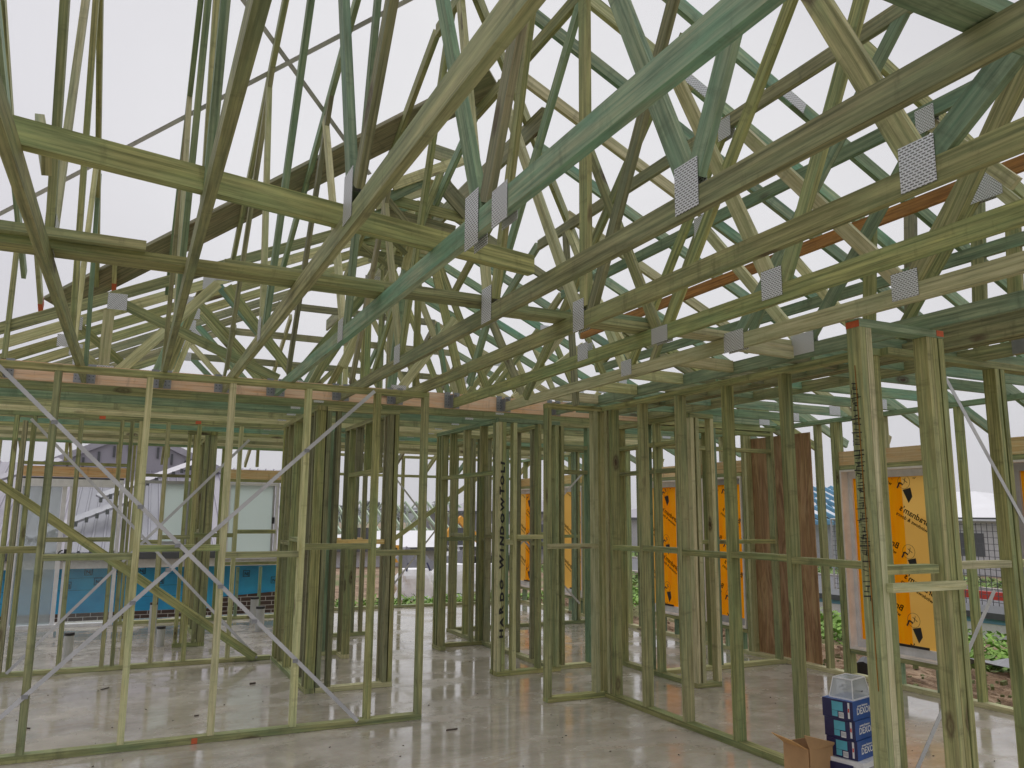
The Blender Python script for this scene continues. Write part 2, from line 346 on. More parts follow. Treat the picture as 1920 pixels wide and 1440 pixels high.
WEBS={
 0:[('G',(-0.99, 7.443, 3.888),(-0.99, 5.624, 4.936),0.035,0.07),('G',(-0.99, 7.383, 2.857),(-0.99, 7.388, 3.85),0.035,0.07),('P',(-0.99, 6.0, 2.78),(-0.99, 5.2, 4.7),0.035,0.07)],
 1:[('G',(-0.41, 3.951, 2.849),(-0.41, 2.748, 6.007),0.035,0.07),('P',(-0.41, 4.071, 2.914),(-0.41, 4.609, 5.16),0.035,0.07),('G',(-0.41, 5.673, 2.763),(-0.41, 4.842, 5.039),0.035,0.07),('P',(-0.41, 5.906, 2.772),(-0.41, 6.36, 4.341),0.035,0.07),('T',(-0.41, 7.407, 2.763),(-0.41, 6.732, 4.29),0.035,0.07)],
 2:[('P',(0.17, 4.97, 2.76),(0.17, 5.78, 4.6),0.035,0.07),('T',(0.17, 4.91, 2.76),(0.17, 3.4, 5.4),0.035,0.07),('B',(0.17, 6.95, 2.78),(0.17, 5.82, 4.55),0.035,0.07),('G',(0.17, 3.02, 2.78),(0.17, 3.5, 5.3),0.035,0.07),('T',(0.17, 2.94, 2.78),(0.17, 2.45, 4.2),0.035,0.07)],
 3:[('P',(0.68, 5.1, 2.793),(0.68, 5.519, 4.723),0.035,0.07),('T',(0.68, 4.972, 2.8),(0.68, 3.27, 5.553),0.035,0.07),('B',(0.68, 7.203, 2.899),(0.68, 5.398, 4.776),0.035,0.07),('T',(0.68, 2.838, 2.839),(0.68, 3.68, 5.551),0.035,0.07),('B',(0.68, 2.762, 2.852),(0.68, 0.924, 5.553),0.035,0.07)],
 4:[('P',(1.125, 4.782, 2.757),(1.125, 5.696, 4.638),0.035,0.07),('T',(1.125, 4.715, 2.76),(1.125, 4.145, 5.342),0.035,0.07),('B',(1.125, 6.731, 2.814),(1.125, 5.513, 4.725),0.035,0.07),('T',(1.125, 2.634, 2.781),(1.125, 3.675, 5.34),0.035,0.08),('B',(1.125, 2.589, 2.808),(1.125, 1.404, 5.344),0.035,0.08)],
 5:[('P',(1.72, 5.519, 2.8),(1.72, 6.146, 4.43),0.035,0.07),('G',(1.72, 5.494, 2.807),(1.72, 4.565, 5.073),0.035,0.07),('B',(1.72, 6.95, 2.8),(1.72, 5.9, 4.4),0.035,0.07),('P',(1.72, 3.91, 2.808),(1.72, 4.444, 5.061),0.035,0.07),('G',(1.72, 3.824, 2.817),(1.72, 3.175, 5.07),0.035,0.07),('T',(1.72, 2.142, 2.833),(1.72, 3.107, 5.069),0.035,0.09),('T',(1.72, 2.103, 2.838),(1.72, 0.998, 5.072),0.035,0.08)],
 6:[('P',(2.25, 3.844, 2.826),(2.25, 4.979, 4.827),0.035,0.07),('B',(2.25, 3.692, 2.759),(2.25, 2.511, 4.824),0.035,0.07),('G',(2.25, 3.743, 2.818),(2.25, 3.731, 4.83),0.035,0.09),('G',(2.25, 1.646, 2.836),(2.25, 2.537, 4.828),0.035,0.09),('T',(2.25, 1.591, 2.794),(2.25, -1.001, 4.677),0.035,0.09),('G',(2.25, 8.148, 3.134),(2.25, 6.68, 4.431),0.035,0.07),('T',(2.25, 5.456, 2.625),(2.25, 3.716, 4.817),0.035,0.07)],
 7:[('P',(2.84, 2.919, 2.832),(2.84, 3.742, 4.553),0.035,0.08),('G',(2.84, 2.83, 2.795),(2.84, 2.01, 4.543),0.035,0.07),('G',(2.84, 1.958, 2.775),(2.84, 0.763, 4.542),0.035,0.07),('G',(2.84, 3.87, 2.752),(2.84, 4.792, 4.544),0.035,0.07),('G',(2.84, 3.789, 2.769),(2.84, 2.455, 4.545),0.035,0.07),('G',(2.84, 5.691, 2.595),(2.84, 3.533, 4.55),0.035,0.07),('T',(2.84, 7.449, 2.825),(2.84, 7.822, 3.672),0.035,0.07)],
 8:[('P',(3.41, 2.615, 2.815),(3.41, 3.725, 4.16),0.035,0.08),('G',(3.41, 2.549, 2.811),(3.41, 1.355, 4.278),0.035,0.08),('T',(3.41, 3.809, 2.783),(3.41, 2.435, 4.275),0.035,0.07),('G',(3.41, 5.034, 2.779),(3.41, 3.807, 4.273),0.035,0.07),('P',(3.41, 5.108, 2.791),(3.41, 6.022, 4.284),0.035,0.07),('B',(3.41, 5.855, 2.587),(3.41, 6.033, 4.274),0.035,0.07)],
 9:[('P',(4.0, 3.869, 2.821),(4.0, 4.8, 3.923),0.035,0.08),('T',(4.0, 3.8, 2.807),(4.0, 2.841, 3.886),0.035,0.08),('G',(4.0, 5.579, 2.92),(4.0, 4.894, 3.909),0.035,0.07),('P',(4.0, 2.359, 3.354),(4.0, 2.784, 3.876),0.035,0.07),('P',(4.0, 5.74, 2.899),(4.0, 6.642, 4.004),0.035,0.07)],
 10:[('P',(4.57, 3.752, 2.781),(4.57, 4.482, 3.713),0.035,0.07),('G',(4.57, 3.634, 2.759),(4.57, 2.902, 3.66),0.035,0.07),('T',(4.57, 5.042, 3.018),(4.57, 4.54, 3.709),0.035,0.07),('P',(4.57, 2.679, 3.442),(4.57, 2.836, 3.651),0.035,0.07),('G',(4.57, 3.8, 2.777),(4.57, 3.71, 3.734),0.035,0.09)],
 11:[('B',(5.12, 3.891, 2.777),(5.12, 3.805, 3.905),0.035,0.09),('G',(5.12, 3.36, 2.762),(5.12, 3.287, 3.819),0.035,0.09),('G',(5.12, 3.112, 2.769),(5.12, 3.066, 3.546),0.035,0.09)],
}
PLATES={
 0:[],
 1:[((3.973, 2.877),0.13,0.17)],
 2:[],
 3:[((2.838, 2.839),0.13,0.2),((5.103, 2.8),0.13,0.14)],
 4:[((2.685, 2.769),0.13,0.22),((2.427, 2.738),0.13,0.14),((4.799, 2.778),0.13,0.14)],
 5:[((2.134, 2.806),0.13,0.18),((3.895, 2.798),0.13,0.2),((5.533, 2.814),0.14,0.14)],
 6:[((1.62, 2.787),0.13,0.16),((3.797, 2.777),0.12,0.18)],
 7:[((3.838, 2.736),0.16,0.1),((2.895, 2.806),0.14,0.15),((4.744, 2.797),0.14,0.12)],
 8:[((3.831, 2.753),0.18,0.13),((2.583, 2.792),0.15,0.14),((3.841, 4.206),0.12,0.14),((5.049, 2.781),0.14,0.12)],
 9:[((3.833, 2.796),0.2,0.14),((4.845, 3.952),0.13,0.18),((2.82, 3.926),0.12,0.15)],
 10:[((2.885, 3.664),0.24,0.2),((4.494, 3.704),0.12,0.14)],
 11:[],
}
GW=[('P', (-0.283, 7.46, 2.775), (-0.277, 7.46, 3.348)), ('G', (1.154, 7.46, 2.872), (-0.201, 7.46, 3.428)), ('P', (-0.192, 7.46, 2.796), (0.578, 7.46, 3.701)), ('G', (1.271, 7.46, 2.943), (0.658, 7.46, 3.686)), ('P', (1.744, 7.46, 3.035), (2.032, 7.46, 3.76)), ('G', (1.344, 7.46, 2.949), (1.976, 7.46, 3.834)), ('T', (2.228, 7.46, 2.81), (2.392, 7.46, 4.714)), ('P', (2.309, 7.46, 2.843), (2.886, 7.46, 3.64)), ('G', (2.99, 7.46, 2.865), (2.573, 7.46, 4.455)), ('B', (3.66, 7.46, 2.913), (3.182, 7.46, 3.905)), ('P', (3.566, 7.46, 2.85), (4.418, 7.46, 3.51))]
ORD = ['first', 'second', 'third', 'fourth', 'fifth', 'sixth', 'seventh', 'eighth', 'ninth', 'tenth', 'eleventh', 'twelfth', 'thirteenth']
YG = 7.35   # face of the girder that the main trusses hang from
def pt_low(y): return 7.267-.466*y        # lower edge of the slope that falls away from us
def pr_low(x): return 6.01-.466*x         # lower edge of the slope that falls to the right
def pl_low(x): return 3.549+.466*x        # lower edge of the slope that falls to the left
# ------------------------------------------------------------------ main room trusses
LOOK = {0: 'grey green roof truss at the left edge of the photo', 1: 'grey green roof truss with a short packer nailed on, second from the left edge',
 2: 'steeply rising grey roof truss left of the strap crossing', 3: 'brown green roof truss whose nail plate shows edge on left of centre', 4: 'wide teal roof truss chord crossing the top middle with two big nail plates',
 5: 'olive roof truss chord with a large square nail plate right of the teal one', 6: 'olive roof truss chord with the largest nail plate near the top right',
 7: 'olive roof truss with grey scribbled chord, next below the large nail plate one', 8: 'olive roof truss with brown flat top chord near the right wall frame',
 9: 'roof truss with green flat top chord resting beside the right wall plate', 10: 'roof truss with rust red flat top chord over the right rooms', 11: 'dark green roof truss with a steel bracket at the right edge'}
CM = {0: 'G', 1: 'G', 2: 'D', 3: 'G', 4: 'Y', 5: 'G', 6: 'G', 7: 'G', 8: 'P', 9: 'T', 10: 'D', 11: 'G'}
CM[6] = 'G'; FT = {0: 'G', 1: 'G', 2: 'G', 3: 'G', 4: 'B', 5: 'G', 6: 'G', 7: 'B', 8: 'B', 9: 'T', 10: 'R', 11: 'T'}
for k, x in TX.items():
    t = thing('roof_truss', LOOK[k], 'roof truss', (x, YG-.05, 2.7), 'roof trusses over the main room')
    yn = -1.4
    zf = pr_low(x)-.175; yf = (7.267+.045-zf)/.466
    beam('bottom_chord', CM[k], t, (x, YG-.012, 2.745), (x, yn, 2.745), NX, .035, .09)
    beam('flat_chord', FT[k], t, (x, yf-.03, zf), (x, yn, zf), NX, .0354, .09)
    yt = 7.8 if k < 3 else 7.42
    if k == 0: yf = 4.9
    beam('sloping_chord', 'G' if k % 2 else 'T', t, (x+(.02 if k == 0 else 0), yt, pt_low(yt)+.045), (x, yf, pt_low(yf)+.045), NX, .0346, .09)
    for i, (mt, a, b, w, d) in enumerate(WEBS[k]):
        beam('web', mt, t, (x, a[1], a[2]), (x, b[1], b[2]), NX, .0338-.0005*i, d)
    # webs behind the camera side keep the truss whole from other viewpoints
    for i, (ya, yb) in enumerate(((-.2, .5), (-.2, -1.0))):
        beam('web', 'G', t, (x, ya, 2.78), (x, yb, zf), NX, .0288+.0004*i, .07)
    for (y, z), sy, sz in PLATES[k]:
        m = MB()
        for sgn in (-1, 1):
            xx = x+sgn*.0195
            pts = [(xx, y+sy/2, z-sz/2), (xx, y-sy/2, z-sz/2), (xx, y-sy/2, z+sz/2), (xx, y+sy/2, z+sz/2)]
            m.box((min(xx, xx+sgn*.0015), y-sy/2, z-sz/2), (max(xx, xx+sgn*.0015), y+sy/2, z+sz/2))
        m.build('nail_plate', 'M', t)
    if k <= 9:   # joist hanger at the girder
        m = MB()
        for s in (-1, 1):
            m.box((x+s*.05-.03, YG-.016, 2.70), (x+s*.05+.03, YG-.0125, 2.86))
            m.box((x+s*.0195-.0012, YG-.10, 2.698), (x+s*.0195+.0012, YG-.0165, 2.83))
        h = m.build('joist_hanger', 'metal', t)
        m = MB()
        for s in (-1, 1):
            for dz in (.03, .06, .09, .12): 
                for dx in (.036, .064): m.box((x+s*dx-.004, YG-.0185, 2.7+dz-.004), (x+s*dx+.004, YG-.0162, 2.7+dz+.004))
        m.build('nail', 'darkgrey', h)
    if k == 1:
        beam('packer', 'G', t, (x-.045, 3.62, 3.24), (x+.02, 3.4, 2.98), NX, .035, .09)
    if k == 11:
        m = MB().box((x-.035, 2.86, 2.70), (x-.0185, 3.13, 2.81)); m.build('steel_bracket', 'metal', t)
# second ply and lower beam of the dark right hand girder
t = thing('ceiling_beam', 'deep dark green timber beam beside the steel bracket at the right edge', 'beam', (4.62, 1, 2.7))
beam('beam_ply', 'D', t, (4.625, 6.2, 2.78), (4.625, -1.4, 2.78), NX, .035, .16)
beam('beam_ply', 'D', t, (4.663, 6.2, 2.78), (4.663, -1.4, 2.78), NX, .035, .16)
# ------------------------------------------------------------------ girder (pink laminated chord)
t = thing('girder_truss', 'long girder truss with a pink laminated bottom chord carrying the main room trusses', 'girder truss', (2, YG+.02, 2.7))
MB().beam((-1.9, YG+.0175, 2.775), (5.55, YG+.0175, 2.775), NY, .035, .15).build('laminated_chord', 'K', t)
beam('bottom_chord', 'G', t, (-1.9, YG+.055, 2.745), (6.9, YG+.055, 2.745), NY, .035, .09)
beam('sloping_chord', 'G', t, (-1.9, YG+.055, pl_low(-1.9)+.045), (2.62, YG+.055, pl_low(2.62)+.045), NY, .0346, .09)
beam('sloping_chord', 'B', t, (2.66, YG+.055, pr_low(2.62)+.045), (7.6, YG+.055, pr_low(7.6)+.045), NY, .0342, .09)
for gi, (mt, a, b) in enumerate(GW):
    beam('web', mt, t, (a[0], YG+.06, a[2]), (b[0], YG+.06, min(b[2], pl_low(b[0])+.03, pr_low(b[0])+.03)), NY, .0336-.0004*gi, .085)
for x, z in ((-.28, 2.80), (-.22, 3.43), (.62, 3.80), (1.3, 2.8), (2.0, 3.9), (2.3, 2.83)):
    MB().box((x-.075, YG+.0365, z-.07), (x+.075, YG+.038, z+.07)).build('nail_plate', 'M', t)
# ------------------------------------------------------------------ trusses of the rear wing, truncated towards the far hip
def rear_truss(i, y):
    zt = min(4.73, 2.75+.466*(13.75-y))
    xl = max(-1.9, -1.9); z0 = 2.745
    xa = (zt-3.549-.045)/.466; xb = (6.01+.045-zt)/.466
    o = ORD[i] if i < len(ORD) else 'last'
    t = thing('rear_roof_truss', '%s roof truss behind the pink girder, spanning across the rear rooms' % o, 'roof truss', (2.6, y, 2.7), 'roof trusses over the rear rooms')
    cm = ['G', 'T', 'G', 'P', 'G', 'Y', 'G', 'P', 'G', 'P'][i % 10]
    m = MB().beam((-1.85, y, 2.745), (2.3, y, 2.745), NY, .035, .09); m.beam((2.303, y, 2.745), (7.0, y, 2.745), NY, .035, .09); m.build('bottom_chord', cm, t)
    beam('sloping_chord', rc('GTPBG'), t, (-2.45, y, pl_low(-2.45)+.045), (xa, y, zt), NY, .0346, .09)
    beam('sloping_chord', rc('YYTP'), t, (xb, y, zt), (7.62, y, pr_low(7.62)+.045), NY, .0342, .09)
    if xb-xa > .2: beam('flat_chord', rc('GBDP'), t, (xa-.03, y, zt), (xb+.03, y, zt), NY, .0355, .09)
    def top(x): return min(zt, pl_low(x)+.045, pr_low(x)+.045)
    nb = [(-1.2, 0), (.35, .6), (1.75, 1.1), (3.5, 1.1), (4.9, .6), (6.4, 0)]
    xs = [-.6, .35, 1.3, 2.62, 3.9, 4.9, 5.8]
    bs = [.1, 1.6, 3.6, 5.3]
    sh = rnd.uniform(-.12, .12)
    W_ = [(-.6, .1), (.45, .1), (.55, 1.6), (2.55, 1.6), (2.7, 3.6), (4.55, 3.6), (4.7, 5.3), (5.75, 5.3)]
    for q, (xt, xq) in enumerate(W_):
        beam('web', rc('GPYGG'), t, (xq+sh+(.04 if xt > xq else -.04), y, 2.78), (xt+sh, y, top(xt+sh)), NY, .030+.0005*q, .07)
    if zt > 3.4:
        beam('web', rc('GP'), t, (2.62+sh, y, 2.79), (2.62+sh, y, top(2.62)), NY, .0288, .07)
    for xp in (1.6, 3.6):
        MB().box((xp+sh-.05, y-.0205, 2.75), (xp+sh+.05, y-.0185, 2.83)).build('nail_plate', 'M', t)
    for xp in (-.6, .5, 4.6, 5.75):
        z = top(xp+sh); MB().box((xp+sh-.06, y-.0205, z-.07), (xp+sh+.06, y-.0185, z+.05)).build('nail_plate', 'M', t)
    MB().box((6.72, y-.0205, 2.735), (6.86, y-.0185, 2.84)).build('nail_plate', 'M', t)
ys = [7.95+.6*i for i in range(10)]
for i, y in enumerate(ys): rear_truss(i, y)
# far hip jack rafters, ends overhanging the far wall
for i in range(15):
    x = -2.2+i*.66
    d = min(4.0, max(.0, 0.2+min(x+2.3, 7.5-x)*1.0))
    y0 = 13.75-d*.8
    t = thing('jack_rafter', '%s short rafter overhanging the far eave, counted from the left' % (ORD[i] if i < 13 else ('last' if i == 14 else 'second last')), 'rafter', (x, 13.6, 2.7), 'short rafters at the far eave')
    beam('rafter', rc('GPTB'), t, (x, y0, 2.75+.466*(13.75-y0)), (x, 14.35, 2.75+.466*(13.75-14.35)), NX, .035, .09)
# ------------------------------------------------------------------ right slope: rafters with ceiling joists
RY = [(1.75, 0), (2.34, 1), (2.93, 1), (3.54, 2), (3.96, 1), (4.37, 2), (4.96, 1), (5.55, 2), (6.14, 1), (6.73, 2), (7.2, 1)]
lab = {1.75: 'above the steel bracket', 2.34: 'behind the topmost chords at right', 2.93: 'just above the green flat chord at far right', 3.54: 'long teal one reaching the photo top', 3.96: 'with a nail plate splice near the centre top',
       4.37: 'pale one starting beside the vertical web', 4.96: 'passing behind the brown flat chord', 5.55: 'lower green one under the brown flat chord', 6.14: 'starting at the brown flat chord end', 6.73: 'short one behind the scribbled chord', 7.2: 'nearest the pink girder'}
for i, (y, c) in enumerate(RY):
    xs = max(y-2.65, -.9)
    t = thing('roof_rafter', 'right slope rafter, %s' % lab[y], 'rafter', (6.95, y, 2.75), 'rafters sloping down to the right eave')
    mt = ['P', 'Y', 'G', 'Y', 'P', 'Y', 'P', 'Y', 'P', 'Y', 'G'][i]
    xm = {3.96: 3.25, 3.54: 3.7, 4.96: 4.1}.get(y)
    if xm:
        beam('rafter', mt, t, (xs, y, pr_low(xs)+.045), (xm, y, pr_low(xm)+.045), NY, .035, .09)
        beam('rafter', 'Y' if mt == 'P' else 'T', t, (xm, y, pr_low(xm)+.045), (7.62, y, pr_low(7.62)+.045), NY, .035, .09)
        ux = Vector((1, 0, -.466)).normalized(); p = Vector((xm, y-.0195, pr_low(xm)+.045)); m = MB(); m.beam(p-ux*.1, p+ux*.1, NY, .0016, .078); m.build('splice_plate', 'M', t)
    else:
        beam('rafter', mt, t, (xs, y, pr_low(xs)+.045), (7.62, y, pr_low(7.62)+.045), NY, .035, .09)
    if 3 < xs+2.65 < 6.6: MB().box((xs-.004, y-.0176, pr_low(xs)-.002), (xs-.001, y+.0176, pr_low(xs)+.086)).build('painted_end', 'paint', t)
    if y > 3.3:
        beam('ceiling_joist', 'T' if i % 2 else 'Y', t, (4.2, y, 2.775), (6.98, y, 2.775), NY, .034, .09)
        for xp in (6.78,): MB().box((xp-.08, y-.0195, 2.735), (xp+.08, y-.0178, 2.835)).build('nail_plate', 'M', t)
# small saddle framing at the peak
SAD=[('P', (1.815, 6.2, 4.414), (2.46, 6.2, 4.782), 0.09), ('T', (1.781, 6.2, 4.302), (2.1, 6.2, 4.518), 0.09), ('G', (1.771, 6.2, 4.319), (2.541, 6.2, 4.254), 0.09), ('D', (1.775, 6.2, 4.206), (2.431, 6.2, 4.142), 0.09), ('D', (1.762, 6.2, 4.308), (2.041, 6.2, 4.014), 0.045), ('B', (2.247, 6.2, 4.562), (2.53, 6.2, 4.302), 0.15), ('B', (2.205, 6.2, 4.838), (2.428, 6.2, 4.81), 0.13), ('P', (2.141, 6.2, 3.886), (2.197, 6.2, 4.577), 0.07), ('G', (2.051, 6.2, 4.015), (2.293, 6.2, 4.746), 0.06)]
for q, (oy, lb) in enumerate(((0, 'nearest'), (.42, 'middle'), (.9, 'farthest'))):
    t = thing('saddle_truss', '%s of three small saddle frames bunched at the far peak' % lb, 'saddle truss', (2.2, 6.2+oy, 4.2), 'saddle frames at the far peak')
    for i, (mt, a, b, d) in enumerate(SAD):
        if q and i in (5, 6): continue
        beam('board', mt, t, (a[0]-.03*q, 6.2+oy+.03*(i % 4), a[2]-.03*q), (b[0]+.05*q, 6.2+oy+.03*(i % 4), b[2]-.04*q), NY, .028-.0007*i, d)
# hip and valley boards
t = thing('hip_rafter', 'dark hip rafter running diagonally down behind the vertical web', 'rafter', (3, 5.65, 4.6))
beam('board', 'G', t, (-.6, 2.05, pt_low(2.05)-.02), (4.2, 6.85, pt_low(6.85)-.02), (1, -1, 0), .035, .12)
t = thing('valley_board', 'wide brown board rising diagonally behind the strap crossing', 'valley board', (1.2, 6.2, 4.2))
m = MB(); a = Vector((-.75, 8.2, pt_low(8.2)+.09)); b = Vector((2.3, 5.15, pt_low(5.15)+.09)); m.beam(a, b, (0, .466, 1), .04, .24); m.build('board', 'B', t)
t = thing('ridge_board', 'dark short board standing under the peak behind the pale webs', 'ridge board', (2.66, 7, 4.5))
beam('board', 'D', t, (2.64, 5.0, 4.66), (2.64, 12.4, 4.62), NX, .03, .17)
# creeper rafters with orange ends above the girder at left
for x, y0, y1, lb in ((-.27, 7.3, 7.83, 'short rafter with an orange cut end left of the posted web'), (-.86, 7.45, 8.2, 'leftmost short rafter with an orange cut end')):
    t = thing('creeper_rafter', lb, 'rafter', (x, y1, pt_low(y1)), 'creeper rafters stopping at the valley')
    beam('rafter', 'P', t, (x, y0, pt_low(y0)+.045), (x, y1, pt_low(y1)+.045), NX, .035, .09)
    beam('painted_end', 'paint', t, (x, y1-.1, pt_low(y1-.1)+.045), (x, y1+.002, pt_low(y1)+.045), NX, .037, .092)
# ------------------------------------------------------------------ ties lying on the bottom chords
t = thing('timber_tie', 'thick diagonal timber tie lying on the left trusses', 'timber tie', (.6, 3.05, 2.8))
beam('plank', 'G', t, (-1.0, 2.66, 2.835), (1.66, 3.27, 2.835), (0, 1, 0), .05, .09)
tie = [(-1.2, -.02, 3.90, 2.817, 'first'), (-.75, 1.12, 3.96, 2.817, 'second'), (.33, 2.0, 4.03, 2.817, 'third'), (1.75, 2.9, 4.02, 2.817, 'fourth'), (2.3, 3.42, 4.05, 2.817, 'fifth'), (2.9, 4.0, 3.98, 2.817, 'sixth')]
for i, (a, b, y, z, o) in enumerate(tie):
    t = thing('flat_brace', '%s flat green batten from the left in the row laid across the truss bottom chords' % o, 'batten', (a, y, z), 'battens laid across the bottom chords')
    beam('batten', 'GGGGTP'[i], t, (a, y, z-(.0 if i % 2 else -.037)), (b, y+.02, z-(.0 if i % 2 else -.037)), (0, 0, 1), .042, .15)
for i, (x0, x1, y, lb) in enumerate(((3.43, 3.98, 3.9, 'topmost'), (3.43, 3.98, 4.5, 'second'), (3.43, 3.98, 5.1, 'third'), (3.43, 3.98, 5.75, 'fourth'), (3.43, 3.98, 6.4, 'fifth'),
                       (4.02, 4.6, 4.05, 'first inner'), (4.02, 4.6, 4.8, 'second inner'), (4.02, 4.6, 5.5, 'third inner'), (4.02, 4.6, 6.2, 'fourth inner'))):
    t = thing('ceiling_blocking', '%s pale block nailed between the chords along the right wall frame' % lb, 'blocking', (x0, y, 2.75), 'blocks between chords along the right wall')
    beam('block', 'P' if i < 5 else 'B', t, (x0, y, 2.755), (x1, y+.03, 2.755), NY, .04, .085)
t = thing('flat_brace', 'dark teal plank crossing the top right corner above the chords', 'batten', (2, 1.15, 2.8))
beam('batten', 'T', t, (1.2, 1.055, 2.82), (3.5, 1.055, 2.82), (0, 0, 1), .045, .085)
# ------------------------------------------------------------------ roof plane strap bracing
def strap(lb, P, Q, n, w=.03, name='brace_strap', parent=None):
    m = MB(); P = Vector(P); Q = Vector(Q); u = (Q-P); ln = u.length; u /= ln; n = Vector(n).normalized(); s = u.cross(n).normalized()
    a = [P-s*w/2, P+s*w/2, Q+s*w/2, Q-s*w/2]; th = n*.0012
    m.quad([p+th for p in a], [(0, 0), (0, w), (ln, w), (ln, 0)]); m.quad([p-th for p in a][::-1], [(ln, 0), (ln, w), (0, w), (0, 0)])
    m.quad([a[0]-th, a[3]-th, a[3]+th, a[0]+th]); m.quad([a[1]+th, a[2]+th, a[2]-th, a[1]-th])
    o = m.build(name, 'S', parent)
    if parent is None: tag(o, lb, 'strap brace', 'steel strap braces')
    return o
strap('long perforated steel strap rising right across the grey sky', (-1.2, 7.3, pt_low(7.3)+.095), (1.75, 4.5, pt_low(4.5)+.095), (0, .466, 1), .035)
strap('perforated steel strap falling right across the grey sky', (.2, 4.85, pt_low(4.85)+.098), (1.62, 6.2, pt_low(6.2)+.098), (0, .466, 1), .035)
# ------------------------------------------------------------------ wall frames
def wall(lb, ax, c, a, b, studs, nogs=(), H=2.7, mats='GGGPG', plate=True, th=.09, heads=(), gaps=(), top=True, sw=.042, nogmat='G', group='stud wall frames'):
    """ax 0: runs along X with faces at Y=c and c+th; ax 1: runs along Y with faces at X=c, c+th."""
    def P(s, t, z): return (s, t, z) if ax == 0 else (t, s, z)
    m_ = c+th/2; nn = NY if ax == 0 else NX
    t = thing('wall_frame', lb, 'wall frame', P((a+b)/2, m_, 0), group)
    if plate:
        segs = []; s0 = a
        for g0, g1 in sorted(gaps): segs.append((s0, g0)); s0 = g1
        segs.append((s0, b))
        for s0, s1 in segs:
            if s1-s0 > .03: beam('bottom_plate', rc('GGP'), t, P(s0, m_, .0235), P(s1, m_, .0235), nn, th, .045)
    if top: beam('top_plate', rc('GGT'), t, P(a, m_, H-.0225), P(b, m_, H-.0225), nn, th, .045)
    z1 = H-.046 if top else H
    for s in studs:
        mt = rc(mats); lo, hi, w = .0465, z1, sw
        if isinstance(s, tuple):
            if len(s) > 1 and s[1] is not None: lo = s[1]
            if len(s) > 2 and s[2] is not None: hi = s[2]
            if len(s) > 3: mt = s[3]
            s = s[0]
        beam('stud', mt, t, P(s, m_, lo), P(s, m_, hi), (1, 0, 0) if ax == 0 else (0, 1, 0), w, th-.003)
    for s0, s1, z, *r in nogs:
        mt = r[0] if r else nogmat; off = r[1] if len(r) > 1 else 0
        dd = r[2] if len(r) > 2 else th-.006
        beam('nogging', mt, t, P(s0, m_+off, z), P(s1, m_+off, z), (0, 0, 1), .045, dd)
    return t
def between(st, z0=1.39, z1=1.335):
    s = [x[0] if isinstance(x, tuple) else x for x in st]; return [(s[i]+.022, s[i+1]-.022, z0 if i % 2 else z1) for i in range(len(s)-1)]
# front left wall
st = [-2.93, -2.33, -1.73, -1.13, -.53, .075, .67, 1.26, 1.84, 2.268]
w1 = wall('front left stud wall frame with crossed steel straps, nearest the camera', 0, 6.46, -3.3, 2.29, st, between(st), mats='PG', sw=.045)
def on_face(w, P, Q, y, nm='brace_strap', wd=.03): return strap('', (P[0], y, P[1]), (Q[0], y, Q[1]), (0, -1, 0), wd, nm, w)
on_face(w1, (-.9, 2.66), (1.76, .04), 6.457); on_face(w1, (-.95, .0+.02), (1.80, 2.675), 6.4535)
for x, z in ((-.52, 2.28), (.08, 1.69), (.35, 1.41), (.67, 1.105), (.93, .84), (1.25, .53), (-.53, .42), (.08, 1.01), (.30, 1.235), (1.26, 2.15)):
    MB().box((x-.02, 6.449, z-.014), (x+.02, 6.4515, z+.014)).build('strap_nail_cluster', 'metal', w1)
for x in (-.82, .56):
    MB().box((x-.02, 6.4575, .002), (x+.02, 6.4592, .04)).build('orange_paint_mark', 'paint', w1)
# right wall and its stub
wall('short stub frame at the doorway end of the right wall', 0, 6.54, 3.5, 4.10, [3.522, (4.03,)], [(3.5, 4.02, 1.37, 'P', -.06, .05)])
st = [6.6, 6.48, 6.4, 5.92, 5.37, 4.78, 4.17, 3.43]
wall('long right stud wall frame running toward the camera', 1, 4.10, 3.40, 6.63, st, between(st[2:], 1.37, 1.36), mats='GPG', sw=.045)
# marked post frame in front
w = wall('near stub frame with the black tape marks scribbled down its corner post', 0, 2.90, 3.43, 4.10, [(3.452, None, None, 'G'), (3.497, None, None, 'P'), 3.975, 4.02, (4.075,)], [(3.52, 3.91, 1.385), (3.50, 4.06, 1.30, 'P', -.065, .04)], mats='G', sw=.042)
bxo('orange_paint_mark', 'paint', w, (3.4285, 2.902, 2.655), (3.4298, 2.988, 2.69)); bxo('orange_paint_mark', 'paint', w, (4.04, 2.8975, 2.665), (4.097, 2.8995, 2.698))
m = MB()
rr = random.Random(3); z = 2.35
while z > 1.25:
    L_ = rr.choice((.02, .03, .045, .03, .06)); y = 2.955+rr.uniform(-.006, .006)
    m.beam((3.4283, y+L_*.55, z-rr.uniform(-.008, .006)), (3.4283, y-L_*.5, z), NX, .0012, rr.choice((.003, .004, .006)))
    if rr.random() < .55:
        yy = 2.955+rr.uniform(-.02, .03); m.beam((3.4283, yy, z), (3.4283, yy+.004, z-.025), NX, .0012, .003)
    if rr.random() < .5: m.beam((3.4283, 2.975, z+.012), (3.4283, 2.94, z+.012), NX, .0012, .0022)
    z -= rr.uniform(.013, .032)
m.build('pencil_marks', 'ink', w)
m = MB(); yy = 2.945
for i in range(22): m.beam((3.4281, yy, 2.45-i*.075), (3.4281, yy-.0015, 2.375-i*.075), NX, .0012, .005); yy -= .0007
m.build('sap_streak', M['R'], w)
